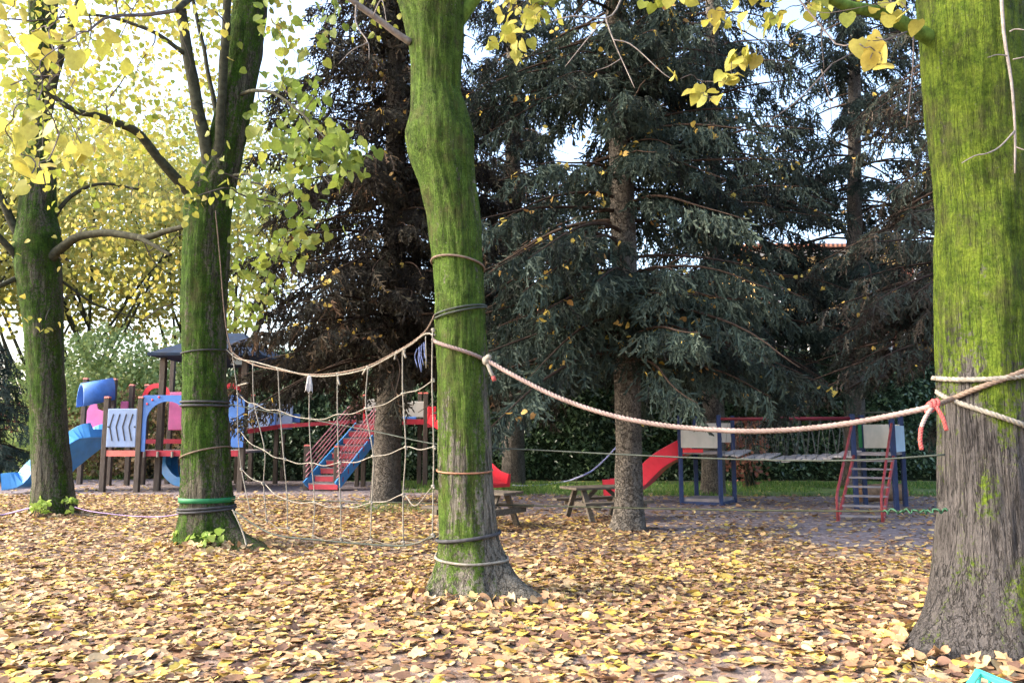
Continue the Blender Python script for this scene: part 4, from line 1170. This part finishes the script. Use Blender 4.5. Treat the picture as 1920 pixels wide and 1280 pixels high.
# small blue chute under the tower
slide([(X(312, 21.5), 21.6, zd - .05), (X(320, 21.5), 21.4, .55), (X(338, 21.2), 21.2, .2), (X(362, 21), 21.0, .12)], .55, (.2, 1, 0), .2, 'blue_slide', 'slide', ps, 1)
b = MB(); b.tube(spline([(X(318), 20.6, zd - .05), (X(322), 20.55, .5), (X(332), 20.5, .25), (X(345), 20.5, .16)], 12), .015, 6); b.build('hose', M['rope_dark'], ps, True)
b = MB()
for xx in (276, 301, 328):
    b.tube([(X(xx), 19.90, zd + .03), (X(xx), 19.90, zd - .12)], .035, 6)
b.build('bracket', M['twig_pale'], ps)
# raised walkway to the right
panel(X(464, 22.5), X(548, 22.5), pz(804, 22.5), pz(756, 22.5), 22.5, .04, 'side_panel', 'panel_pale')
panel(X(503, 22.4), X(516, 22.4), pz(797, 22.4), pz(763, 22.4), 22.42, .03, 'side_panel', 'blue')
panel(X(548, 22.6), X(562, 22.6), pz(792, 22.6), pz(776, 22.6), 22.6, .03, 'side_panel', 'blue')
b = MB(); b.beam((X(460, 22), 22.0, pz(809, 22)), (X(520, 22.4), 22.4, pz(800, 22.4)), .05, .13); b.build('edge_board', M['red'], ps)
b = MB(); b.beam((X(520, 22.4), 22.43, pz(799, 22.4)), (X(675, 22.4), 22.43, pz(789, 22.4)), .05, .11); b.build('edge_board', M['red'], ps)
b = MB(); b.beam((X(462, 23), 23.0, pz(804, 23)), (X(675, 23), 23.0, pz(790, 23)), 1.1, .05); b.build('walkway', M['deck'], ps)
zu = pz(790, 22)
MB().box(((X(672, 22) + X(815, 22)) / 2, 22.4, zu), (X(815, 22) - X(672, 22), 1.0, .06)).build('deck', M['deck'], ps)
MB().box(((X(690, 22) + X(797, 22)) / 2, 21.86, zu - .01), (X(797, 22) - X(690, 22), .05, .15)).build('edge_board', M['red'], ps)
MB().box(((X(797, 22) + X(830, 22)) / 2, 21.86, zu - .09), (X(830, 22) - X(800, 22), .05, .15)).build('edge_board', M['red'], ps)
panel(X(752, 22.5), X(795, 22.5), pz(782, 22.5), pz(752, 22.5), 22.55, .04, 'side_panel', 'panel_cream')
panel(X(684, 22.5), X(712, 22.5), pz(770, 22.5), pz(748, 22.5), 22.55, .04, 'side_panel', 'panel_cream')
panel(X(750, 22.4), X(780, 22.4), pz(786, 22.4), pz(781, 22.4), 22.45, .04, 'side_panel', 'blue')
panel(X(801, 21.9), X(818, 21.9), pz(790, 21.9), pz(762, 21.9), 21.85, .04, 'side_panel', 'red_bright')
b = MB(); b.tube([(X(684, 22), 21.9, pz(750)), (X(684, 22), 21.9, pz(792))], .03, 8); b.build('grip', M['red_bright'], ps)
# red curved slide to the right, behind the middle trunk
slide([(X(818, 21.9), 21.9, zu), (X(850, 21.5), 21.6, zu - .35), (X(885, 20.5), 20.6, .75), (X(915, 19.6), 19.6, .36), (X(938, 18.9), 18.8, .26)], .62, (.75, .65, 0), .26, 'red_bright', 'slide', ps, 1, .05)
# stairs
A0, A1 = Vector((X(578, 20.6), 20.5, .02)), Vector((X(672, 22), 21.9, zu))
B0, B1 = Vector((X(636, 20.4), 20.3, .02)), Vector((X(722, 22), 21.75, zu))
for a, c in ((A0, A1), (B0, B1)):
    MB().beam(a + Vector((0, 0, .12)), c + Vector((0, 0, -.12)), .05, .24).build('stringer', M['blue_slide'], ps)
for k in range(9):
    s = (k + .55) / 9.3
    a, c = A0.lerp(A1, s), B0.lerp(B1, s)
    MB().beam(a + Vector((.03, 0, .05)), c + Vector((-.03, 0, .05)), .22, .05).build('step', M['deck'], ps)
    MB().beam(a + Vector((.03, -.10, -.02)), c + Vector((-.03, -.10, -.02)), .03, .13).build('riser', M['red'], ps)
for a, c in ((A0, A1), (B0, B1)):
    for h in (.28, .42, .56, .70, .84):
        b = MB(); b.tube([a + Vector((0, -.04, h + .05)), c + Vector((0, -.04, h * .85))], .017, 6); b.build('rope_rail', M['rope_pink'], ps)
    if a is B0:
        for k in range(7):
            p = a.lerp(c, (k + .6) / 7.2); q = A0.lerp(A1, (k + .6) / 7.2)
            b = MB(); b.tube([p + Vector((0, -.05, .28)), p + Vector((0, -.05, .84))], .012, 5); b.build('net_tie', M['rope_pink'], ps)

# ------------------------------------------------------------------ rope-bridge play frame on the right
pb = thing('bridge_frame', (5.8, 16.6, 0), 'blue-posted play frame with red slide, sagging plank bridge and red ladder', 'play frame')
C = dict(FL=(3.6, 16.6), FR=(4.36, 16.3), BR=(4.86, 17.05), BL=(4.1, 17.35))
E = dict(FL=(px_(1599, 15.5), 15.5), FR=(px_(1673, 15.2), 15.2), BR=(px_(1690, 16.1), 16.1), BL=(px_(1616, 16.4), 16.4))
for name, (x, y) in list(C.items()) + list(E.items()):
    zt = 1.88
    MB().box((x, y, zt / 2), (.085, .085, zt)).build('post', M['blue_dark'], pb, bevel=.01)
zc = 1.06
for T in (C, E):
    b = MB(); b.slab([(*T[k], zc) for k in ('FL', 'FR', 'BR', 'BL')], (0, 0, 1), .05); b.build('deck', M['deck'], pb)
b = MB(); b.slab([(*C[k], .07) for k in ('FL', 'FR', 'BR', 'BL')], (0, 0, 1), .06); b.build('ground_deck', M['deck'], pb)
b = MB()
ks = ('FL', 'FR', 'BR', 'BL')
for i in range(4): b.beam((*C[ks[i]], .035), (*C[ks[(i + 1) % 4]], .035), .05, .07)
b.build('sill_board', M['blue_dark'], pb)
def vpanel(p, q, z0, z1, m, name='side_panel', off=-.05):
    p, q = Vector((*p, 0)), Vector((*q, 0)); d_ = (q - p).normalized(); n_ = Vector((d_.y, -d_.x, 0)) * -off
    return MB().beam(p + n_ + d_ * .03 + Vector((0, 0, (z0 + z1) / 2)), q + n_ - d_ * .03 + Vector((0, 0, (z0 + z1) / 2)), .02, z1 - z0).build(name, M[m], pb)
vpanel(C['FL'], C['FR'], 1.19, 1.66, 'panel_cream'); vpanel(C['BL'], C['BR'], 1.3, 1.72, 'panel_cream')
vpanel(E['BL'], E['BR'], 1.19, 1.68, 'panel_cream'); vpanel(E['FR'], E['BR'], 1.13, 1.65, 'panel_lightblue')
MB().beam((*C['FL'], 1.13), (3.6 + .45, 16.6 - .17, 1.13), .03, .08).build('rail', M['red_bright'], pb)
b = MB(); b.tube([(*E['BL'], 1.93), (*E['BR'], 1.93)], .02, 6); b.tube([(*E['BL'], 1.86), (*E['BL'], 1.95)], .02, 6); b.tube([(*E['BR'], 1.86), (*E['BR'], 1.95)], .02, 6)
b.build('top_bar', M['rope_green'], pb)
MB().tube([(E['BL'][0] - .06, E['BL'][1] - .05, 1.2), (E['BL'][0] - .06, E['BL'][1] - .05, 1.68)], .04, 8).build('grip', M['strap_green'], pb)
# bridge
e0, e1 = Vector((*C['FR'], 0)), Vector((*E['FL'], 0)); f0, f1 = Vector((*C['BR'], 0)), Vector((*E['BL'], 0))
for a, c in ((e0, e1), (f0, f1)):
    MB().tube([a + Vector((0, 0, 1.80)), c + Vector((0, 0, 1.80))], .03, 10).build('handrail', M['maroon'], pb, True)
    zig = MB(); n = 13
    for k in range(n):
        s, s2 = k / n, (k + .5) / n
        sag = lambda t_: zc - .13 * math.sin(math.pi * t_) ** .8
        zig.tube([a.lerp(c, s) + Vector((0, 0, 1.78)), a.lerp(c, s2) + Vector((0, 0, sag(s2)))], .007 if a is f0 else .004, 5)
        zig.tube([a.lerp(c, s2) + Vector((0, 0, sag(s2))), a.lerp(c, (k + 1) / n) + Vector((0, 0, 1.78))], .007 if a is f0 else .004, 5)
    zig.build('side_net', M['net_grey'], pb)
n = 13
for k in range(n):
    s = (k + .5) / n
    z = zc - .12 * math.sin(math.pi * s) ** .8 + .02 * math.sin(k * 1.9)
    a, c = e0.lerp(e1, s) + Vector((0, 0, z)), f0.lerp(f1, s) + Vector((0, 0, z + .085 + .025 * math.sin(k * 2.3)))
    MB().beam(a, c, .165, .035, (.1 * math.sin(k * 1.7), 0, 1)).build('plank', M['plank'], pb, bevel=.006)
# red slide
sp_side = (.45, .9, 0)
m0 = (Vector((*C['FL'], 0)) + Vector((*C['BL'], 0))) / 2
slide([m0 + Vector((.05, 0, zc + .05)), Vector((3.35, 17.0, .80)), Vector((2.92, 17.02, .40)), Vector((2.62, 17.05, .24)), Vector((2.1, 17.1, .19))], .55, sp_side, .33, 'red_bright', 'slide', pb, 1, .045)
# ladder
La, Lb = G(1571, 977), G(1655, 979)
Ta, Tb = Vector((*E['FL'], zc)), Vector((*E['FR'], zc))
for a, c in ((La, Ta), (Lb, Tb)):
    b = MB(); b.tube(spline([a, a.lerp(c, .5), c], 6), .03, 8); b.build('ladder_rail', M['brick_red'], pb, True)
    b = MB(); b.tube([a + Vector((0, 0, .02)), a + Vector((0, 0, .40)), a.lerp(c, .06) + Vector((0, 0, .45)), c + Vector((0, 0, .64))], .025, 8); b.build('handrail', M['brick_red'], pb, True)
for k in range(7):
    s = (k + .55) / 7.2
    MB().beam(La.lerp(Ta, s), Lb.lerp(Tb, s), .15, .03).build('rung', M['deck'], pb)

# stump behind the ladder
st = thing('log_stump', (px_(1648, 17.2), 17.2, 0), 'short sawn log lying behind the red ladder', 'log')
b = MB(); q = Vector((px_(1606, 17.2), 17.2, .19)); r_ = Vector((px_(1690, 17.4), 17.5, .19))
b.tube(spline([q, q.lerp(r_, .3), q.lerp(r_, .7), r_], 8), [.20, .19, .185, .19, .195, .19, .185, .19, .19], 16); b.build('bark', plain('log_bark', (.24, .15, .095), .9, .4, 8, .1, .4, 40), st, True)

# ------------------------------------------------------------------ picnic tables
def picnic(x, y, rot, label):
    t = thing('picnic_table', (0, 0, 0), label, 'picnic table', 'picnic tables')
    Lx, h, hb = 1.35, .56, .33
    b = MB()
    for k in range(4): b.box((0, -.225 + k * .15, h), (Lx, .14, .04))
    b.build('tabletop', M['wood_old'], t, bevel=.006)
    for sg in (-1, 1):
        b = MB(); b.box((0, sg * .52, hb), (Lx, .2, .045)); b.build('bench_seat', M['wood_old'], t, bevel=.006)
    for sx in (-.45, .45):
        for sg in (-1, 1):
            b = MB(); b.beam((sx, sg * .14, h - .02), (sx, sg * .46, 0), .05, .09, (1, 0, 0)); b.build('leg', M['wood_old'], t)
        b = MB(); b.beam((sx + .052, -.62, hb - .06), (sx + .052, .62, hb - .06), .05, .09); b.build('bench_support', M['wood_old'], t)
        b = MB(); b.beam((sx * .92, 0, hb - .05), (sx * .25, 0, h - .03), .05, .06); b.build('brace', M['wood_old'], t)
    t.location = (x, y, 0); t.rotation_euler = (0, 0, rot)
    return t
picnic(px_(1128, 13.6), 13.7, R_(24), 'weathered wooden picnic table beside the foot of the blue-green spruce')
picnic(px_(898, 12.6), 12.6, R_(-32), 'weathered wooden picnic table half hidden behind the middle lime trunk')

# ------------------------------------------------------------------ climbing net
def ndepth(px):
    a = (px - 438) / (814 - 438)
    return 1 / ((1 - a) / 10.3 + a / 7.25)
def Q(px, py): return P(px, py, ndepth(px))
net = thing('rope_net', (Q(620, 950).x, ndepth(620), 0), 'grey climbing net of knotted ropes slung between the forked lime and the middle lime', 'climbing net')
toprow = [(426, 640), (437, 662), (475, 683), (520, 693), (580, 702), (633, 699), (690, 686), (745, 658), (775, 640), (800, 618), (815, 590)]
toprow2 = [(424, 655), (445, 672), (476, 678), (521, 690), (580, 704), (633, 703), (690, 690), (745, 661), (772, 645), (797, 626), (816, 628)]
for row, m in ((toprow, 'rope_brown'), (toprow2, 'rope')):
    b = MB(); strands(b, spline([Q(*p) for p in row], 60), .011, .06, 5, .03); b.build('top_rope', M[m], net, True)
rows = [[(446, 738), (478, 757), (523, 769), (581, 784), (634, 777), (686, 765), (755, 738), (812, 712)],
        [(448, 806), (495, 843), (534, 860), (585, 868), (637, 867), (699, 855), (761, 838), (814, 838)],
        [(452, 879), (492, 906), (538, 936), (589, 941), (639, 949), (696, 941), (756, 927), (812, 911)],
        [(470, 958), (500, 975), (540, 990), (587, 1004), (639, 1010), (696, 1012), (756, 1016), (812, 1002)]]
for ri, row in enumerate(rows):
    pts = []
    for (x0, y0), (x1, y1) in zip(row, row[1:]):
        pts += [Q(x0, y0), Q((x0 + x1) / 2, (y0 + y1) / 2 + 5)]
    if ri == 2: pts[-1] = Q(780, 947)
    pts.append(Q(*row[-1]))
    b = MB(); b.tube(spline([p + Vector((random.gauss(0, .004), random.gauss(0, .02), random.gauss(0, .004))) for p in pts], 70), .0055, 6); b.build('cross_rope', M['rope'] if ri < 3 else M['rope_dull'], net, True)
tops = [(437, 662), (475, 683), (521, 692), (580, 703), (633, 701), (690, 688), (757, 655), (812, 618)]
for k in range(8):
    col = [tops[k]] + [r[k] for r in rows]
    b = MB(); b.tube(spline([Q(*p) + Vector((random.gauss(0, .006), random.gauss(0, .015), 0)) for p in col], 24), .007, 6); b.build('hanging_rope', M['rope'], net, True)
    for i, p in enumerate(col):
        b = MB(); q = Q(*p); b.ball(q, .019, (1.1, 1, .9)); b.ball(q + Vector((.010, -.010, -.015)), .013)
        b.build('knot', M['rope'], net, True)
for (x0, y0), (x1, y1) in (((633, 701), (637, 722)), ((690, 688), (680, 702)), ((446, 723), (464, 718)), ((745, 658), (740, 674)), ((757, 655), (761, 671))):
    b = MB(); b.tube(spline([Q(x0, y0), Q((x0 + x1) / 2 - 1, (y0 + y1) / 2), Q(x1, y1)], 6), .011, 6); b.build('rope_end', M['rope'], net, True)
b = MB()
q = Q(581, 704)
ra = MB(); V, F = [], []
for i in range(7):
    w = .014 + .034 * (i / 6) ** .8; zz = -i * .032 + .012 * math.sin(i * 2.1)
    for k in range(7):
        a = k / 6 - .5
        V.append(q + Vector((a * w * 2, -.02 + .03 * math.sin(k * 2.2 + .5 * i) * i / 6, zz + .018 * math.sin(k * 1.7) * i / 6)))
for i in range(6):
    for k in range(6): F.append((i * 7 + k, i * 7 + k + 1, i * 7 + k + 8, i * 7 + k + 7))
ra.add(V, F); o = ra.build('rag', plain('white_rag', (.42, .42, .43), .9, .1, 9), net, True)
sm = o.modifiers.new('thick', 'SOLIDIFY'); sm.thickness = .004
b = MB()
for k in range(6):
    x0 = 782 + 3.2 * k; y0 = 648 - 3.0 * k + 6
    b.tube(spline([Q(x0, y0), Q(x0 + random.uniform(-4, 4), y0 + 14 + random.uniform(0, 10)), Q(x0 + random.uniform(-6, 6), y0 + 25 + random.uniform(0, 25))], 6), .006, 4)
b.build('frayed_end', plain('blue_fray', (.09, .12, .25), .8, .4, 30), net, True)
b = MB(); b.tube(spline([Q(798, 630), Q(799, 665), Q(799, 690)], 6), .006, 5); b.build('rope_end', M['rope'], net, True)

# ------------------------------------------------------------------ ropes
# thick faded rope sagging between the middle and right limes
sw = thing('sagging_rope', (P(1300, 800, 6.2).x, 6.2, 0), 'thick faded red rope sagging from the middle lime to the right lime', 'rope')
def wd(px): 
    a = (px - 912) / (1748 - 912)
    return 1 / ((1 - a) / 7.1 + a / 5.3)
def W(px, py): return P(px, py, wd(px))
mainp = [(908, 672), (960, 702), (1040, 742), (1120, 771), (1200, 790), (1290, 802), (1400, 808), (1500, 804), (1600, 792), (1690, 775), (1748, 762)]
b = MB(); strands(b, spline([W(*p) for p in mainp], 90), .021, .11, 7, .022); b.build('main_rope', M['swag'], sw, True)
# wrap around middle trunk
zA, zB = P(815, 632, 7.2).z, P(915, 680, 7.15).z
pts = []
for i in range(31):
    th = R_(-178) + R_(165) * i / 30
    z = zA + (zB - zA) * i / 30; c = T_C.cen(z); r = T_C.rad(z, th) + .022
    pts.append(Vector((c.x + math.cos(th) * r, c.y + math.sin(th) * r, z)))
b = MB(); strands(b, pts, .019, .10, 7, .02)
pts2 = [T_C.cen(zA + (zB - zA) * i / 20) + Vector((math.cos(R_(182 - 195 * i / 20)) * (T_C.rad(1.9) + .022), math.sin(R_(182 - 195 * i / 20)) * (T_C.rad(1.9) + .022), 0)) for i in range(21)]
strands(b, pts2, .019, .10, 6, .03); b.build('trunk_wrap', M['swag'], sw, True)
q = W(912, 676)
b = MB(); b.ball(q, .042, (1, 1, 1.1)); b.ball(q + Vector((.02, -.02, .03)), .03); b.tube(spline([q, q + Vector((.03, -.03, -.08)), q + Vector((.065, -.03, -.15))], 6), .018, 7); b.build('knot', M['rope'], sw, True)
b = MB(); b.tube([q + Vector((.063, -.03, -.147)), q + Vector((.078, -.03, -.19))], .02, 7); b.build('rope_end', M['red_end'], sw, True)
# right end: knot, hanging ends and wraps round the right trunk
q = W(1748, 762)
b = MB()
for k, (dx, dz, sx) in enumerate(((-.026, -.006, 1), (.0, .006, 1.15), (.026, .014, 1))):
    pr = [q + Vector((dx + .012 * math.sin(a), .028 * math.cos(a), dz + .033 * math.sin(a) * sx)) for a in np.linspace(0, 6.28, 14)]
    strands(b, pr, .0135, .05, 6, .012)
strands(b, spline([q + Vector((.01, -.03, 0)), q + Vector((.04, -.05, -.08)), q + Vector((.06, -.05, -.16))], 8), .0145, .06, 6, .012)
b.build('knot', M['red_end'], sw, True)
b = MB(); strands(b, spline([q + Vector((-.02, -.03, -.01)), q + Vector((-.07, -.04, -.07)), q + Vector((-.105, -.04, -.14))], 8), .0145, .06, 6, .012); b.build('rope_end', M['swag'], sw, True)
b = MB(); strands(b, spline([q + Vector((-.105, -.04, -.14)), q + Vector((-.118, -.04, -.22)), q + Vector((-.112, -.04, -.29))], 8), .015, .06, 6, .012); b.build('rope_end', M['red_end'], sw, True)
def tring(T, a0, a1, y0, y1, off=.02, n=34, d=None):
    """rope lying on a trunk from bearing a0 to a1 while its photo height goes y0 to y1"""
    z0, z1 = P(1800, y0, T.d - .3).z, P(1800, y1, T.d - .3).z
    return T.ring
def wrap(T, a0, a1, z0, z1, off, n=36, bow=0.0):
    pts = []
    for i in range(n + 1):
        s = i / n; th = a0 + (a1 - a0) * s; z = z0 + (z1 - z0) * s + bow * math.sin(math.pi * s)
        c = T.cen(z); r = T.rad(z, th) + off
        pts.append(Vector((c.x + math.cos(th) * r, c.y + math.sin(th) * r, z)))
    return pts
def zt(T, y): return P(960, y, T.d - .33).z
b = MB()
w1 = wrap(T_R, R_(-172), R_(-20), zt(T_R, 752), zt(T_R, 655), .02)
strands(b, [q] + w1[3:], .02, .1, 7, .02)
b.build('trunk_wrap', M['rope_brown'], sw, True)
b = MB(); strands(b, wrap(T_R, R_(-185), R_(-20), zt(T_R, 702), zt(T_R, 676), .022, bow=-.07), .019, .1, 7, .02); b.build('trunk_wrap', M['rope'], sw, True)
b = MB(); strands(b, wrap(T_R, R_(-190), R_(-30), zt(T_R, 728), zt(T_R, 835), .02), .019, .1, 7, .02); b.build('trunk_wrap', M['rope'], sw, True)
b = MB(); strands(b, wrap(T_R, R_(-30), R_(-190) + 2 * math.pi - 2 * math.pi * 0, zt(T_R, 835), zt(T_R, 728), .02) if False else wrap(T_R, R_(-20), R_(172), zt(T_R, 676), zt(T_R, 702), .022), .019, .1, 6, .03); b.build('trunk_wrap', M['rope'], sw, True)

def loop(T, y, r, m, label, tilt=0.0, taz=0.0, turns=1, gap=.025, name='rope_loop', flat=False):
    z = zt(T, y); b = MB()
    for k in range(turns):
        if flat:
            pts = T.ring(z, .004, tilt, taz); pts2 = T.ring(z, .012, tilt, taz); n = len(pts)
            V = [p + Vector((0, 0, -r)) for p in pts2] + [p + Vector((0, 0, r)) for p in pts2]
            b.add(V, [(i, i + 1, n + i + 1, n + i) for i in range(n - 1)])
        else:
            b.tube(T.ring(z - k * gap, r * .8, tilt * (1 + .15 * k), taz + .2 * k, 48), r, 6, False)
    o_ = b.build(name, M[m], None, True)
    if flat:
        s_ = o_.modifiers.new('thick', 'SOLIDIFY'); s_.thickness = .006; s_.offset = 1
    tag(o_, label, 'rope' if not flat else 'strap', 'ropes tied round the lime trunks')
    return o_
loop(T_C, 483, .011, 'rope_brown', 'thin brown strap tied askew, highest on the middle lime trunk', .05, R_(-130))
loop(T_C, 573, .010, 'rope_green', 'doubled dark green cord round the middle lime, above the thick rope', -.05, R_(180), 2, .022)
M['rope_rust'] = plain('rusty_cord', (.26, .13, .08), .85, .3, 20, .2)
loop(T_C, 884, .009, 'rope_rust', 'thin rusty brown cord round the middle lime at table height', .02, R_(90))
loop(T_C, 1013, .017, 'rope_dark', 'dark strap round the foot of the middle lime, just above the lowest rope', .035, R_(0))
loop(T_C, 1052, .012, 'rope', 'pale rope slung lowest round the foot of the middle lime', .03, R_(100))
loop(T_M, 656, .010, 'rope_dark', 'thin dark cord round the forked lime level with the tower roof', .03, R_(0))
loop(T_M, 752, .017, 'rope_dark', 'doubled black rope round the forked lime at the blue arch', 0.0, 0, 2, .05)
loop(T_M, 850, .011, 'rope_brown', 'slanting brown rope round the forked lime above its green strap', .09, R_(-20))
loop(T_M, 939, .032, 'strap_green', 'bright green webbing strap round the foot of the forked lime', 0, 0, 1, name='webbing_strap', flat=True)
loop(T_M, 954, .017, 'rope_dark', 'doubled dark rope just under the green strap of the forked lime', .02, R_(0), 2, .035)

def cord(name, pts, r, m, label, cat='cord', n=40, seg=6):
    b = MB(); b.tube(spline(pts, n), r, seg); o_ = b.build(name, M[m], None, True)
    tag(o_, label, cat); return o_
cord('cable', [P(428, 757, 10.4), P(560, 782, 9.6), P(700, 808, 8.6), P(830, 834, 7.75), P(1000, 843, 7.3), P(1280, 857, 6.5), P(1500, 863, 5.9), P(1640, 861, 5.6), P(1772, 852, 5.4)], .0065, 'rope_green', 'thin grey-green cable stretched from the forked lime past the middle lime')
M['rope_moss'] = plain('mossy_line', (.03, .035, .022), .85, .4, 14, .2)
cord('slackline', [P(434, 935, 10.3), P(560, 938, 9.4), P(700, 941, 8.5), P(860, 944, 7.85), P(1100, 950, 6.9), P(1400, 956, 6.1), P(1660, 958, 5.6), P(1775, 957, 5.4)], .0065, 'rope_moss', 'low dark slackline stretched from the green strap to the right lime', 'slackline')
M['cord_emerald'] = plain('emerald_cord', (.02, .075, .04), .7, .3, 20, .3)
b = MB()
pp = spline([P(1658, 957, 5.59), P(1775, 956, 5.39)], 60)
b.tube([p + Vector((0, .014 * math.cos(i * .9 + math.sin(i * .4)), .014 * math.sin(i * .9 + 1.5 * math.sin(i * .31)) - .006 * (1 + math.sin(i * .5)))) for i, p in enumerate(pp)], .006, 6)
tag(b.build('green_cord', M['cord_emerald'], None, True), 'bright green cord wound round the slackline next to the right lime', 'cord')
M['purple'] = plain('purple_tape', (.20, .14, .27), .6, .25, 6, .3)
cord('purple_tape', [G(-60, 978, .02), P(0, 966, 14.2), P(40, 956, 14.1), P(66, 950, 14.0)], .018, 'purple', 'mauve tape running to the left lime from the left edge', 'tape')
cord('purple_tape', [P(140, 950, 14.0), P(165, 957, 13.6), P(200, 962, 13.2), P(250, 967, 12.8), P(300, 968, 12.2), P(342, 962, 10.6)], .008, 'purple', 'mauve tape lying between the left lime and the forked lime', 'tape')
M['blue_rope'] = plain('blue_white_rope', (.36, .38, .62), .7, .35, 25, .3)
cord('blue_rope', [G(905, 907, .03), G(1000, 910, .03), G(1060, 902, .03), P(1085, 894, 18.6), P(1110, 882, 18.6), P(1135, 860, 18.6), P(1152, 842, 18.6), P(1180, 815, 18.6)], .02, 'blue_rope', 'blue and white rope rising off the grass to behind the spruce trunk', 'rope')
cord('thin_rope', [P(404, 395, 10.2), P(412, 480, 10.2), P(420, 580, 10.22), P(427, 630, 10.24), P(436, 660, 10.2)], .008, 'rope_brown', 'thin brown rope hanging down the trunk of the forked lime', 'rope')
cord('loose_rope', [P(436, 955, 10.2), P(446, 975, 10.15), P(456, 1000, 10.1), P(462, 1022, 10.0)], .011, 'rope', 'loose grey rope end hanging from the foot of the forked lime', 'rope')
cord('ground_rope', [P(440, 958, 10.15), P(480, 985, 9.9), P(520, 1003, 9.6), P(600, 1012, 9.3), P(690, 1020, 9.0), P(760, 1022, 8.6), P(806, 1008, 7.5), P(816, 1004, 7.3)], .011, 'rope_green', 'dull green rope trailing over the leaves under the climbing net', 'rope')

# ------------------------------------------------------------------ weeds and crate
def sprout(px, py, n, h, label, d=None):
    p = G(px, py)
    t = thing('weed_sprout', p, label, 'weed', 'weeds at the feet of the limes')
    b = MB(); bag = Bag(); cs = []
    for k in range(n):
        e = p + Vector((random.gauss(0, .11), random.gauss(0, .06), h * random.uniform(.4, 1.1)))
        b.tube(spline([p + Vector((random.gauss(0, .05), 0, -.01)), p.lerp(e, .6) + Vector((0, 0, .02)), e], 5), .004, 4); cs.append(e)
    b.build('stem_mass', M['twig'], t)['kind'] = 'stuff'
    leaf_bag(bag, cs, 3, .04, .07, .12, 0, 1, FLAT, .2); bag.build('foliage', M['sprout'], t)
sprout(350, 1028, 8, .22, 'pale green weed at the left of the forked lime foot')
sprout(392, 1031, 9, .22, 'pale green weed in front of the forked lime foot')
sprout(72, 972, 12, .30, 'pale green weed at the left of the left lime foot')
sprout(128, 968, 8, .28, 'pale green weed at the right of the left lime foot')

Lc, Wc, Hc = .40, .32, .24
ct = thing('plastic_crate', (0, 0, 0), 'teal plastic crate standing below the right lime trunk at the bottom edge', 'crate')
c0 = Vector((0, 0, 0)); ea = Vector((-.72, -.69, 0)).normalized(); eb = Vector((.69, -.72, 0)).normalized()
def wall(p, d_, L, name):
    b = MB()
    b.beam(p + Vector((0, 0, Hc - .012)), p + d_ * L + Vector((0, 0, Hc - .012)), .028, .026)
    b.beam(p + Vector((0, 0, .02)), p + d_ * L + Vector((0, 0, .02)), .02, .04)
    k = int(L / .05)
    for i in range(1, k):
        q_ = p + d_ * (L * i / k); b.beam(q_ + Vector((0, 0, .03)), q_ + Vector((0, 0, Hc - .02)), .012, .012, d_)
    b.beam(p + Vector((0, 0, Hc * .5)), p + d_ * L + Vector((0, 0, Hc * .5)), .014, .014)
    b.build(name, M['teal'], ct, bevel=.003)
wall(c0, ea, Lc, 'side_wall'); wall(c0, eb, Wc, 'side_wall'); wall(c0 + eb * Wc, ea, Lc, 'side_wall'); wall(c0 + ea * Lc, eb, Wc, 'side_wall')
z6 = Vector((0, 0, .006))
MB().slab([c0 + z6, c0 + ea * Lc + z6, c0 + ea * Lc + eb * Wc + z6, c0 + eb * Wc + z6], (0, 0, 1), .008).build('base', M['teal'], ct)
for p in (c0, c0 + ea * Lc, c0 + eb * Wc, c0 + ea * Lc + eb * Wc):
    MB().tube([p, p + Vector((0, 0, Hc - .002))], .018, 8).build('corner_post', M['teal'], ct, True)
# it leans towards the viewer, its far corner propped on the root
ct.rotation_euler = (R_(20), 0, 0)
ct.location = (2.38, 4.17, 0.075)
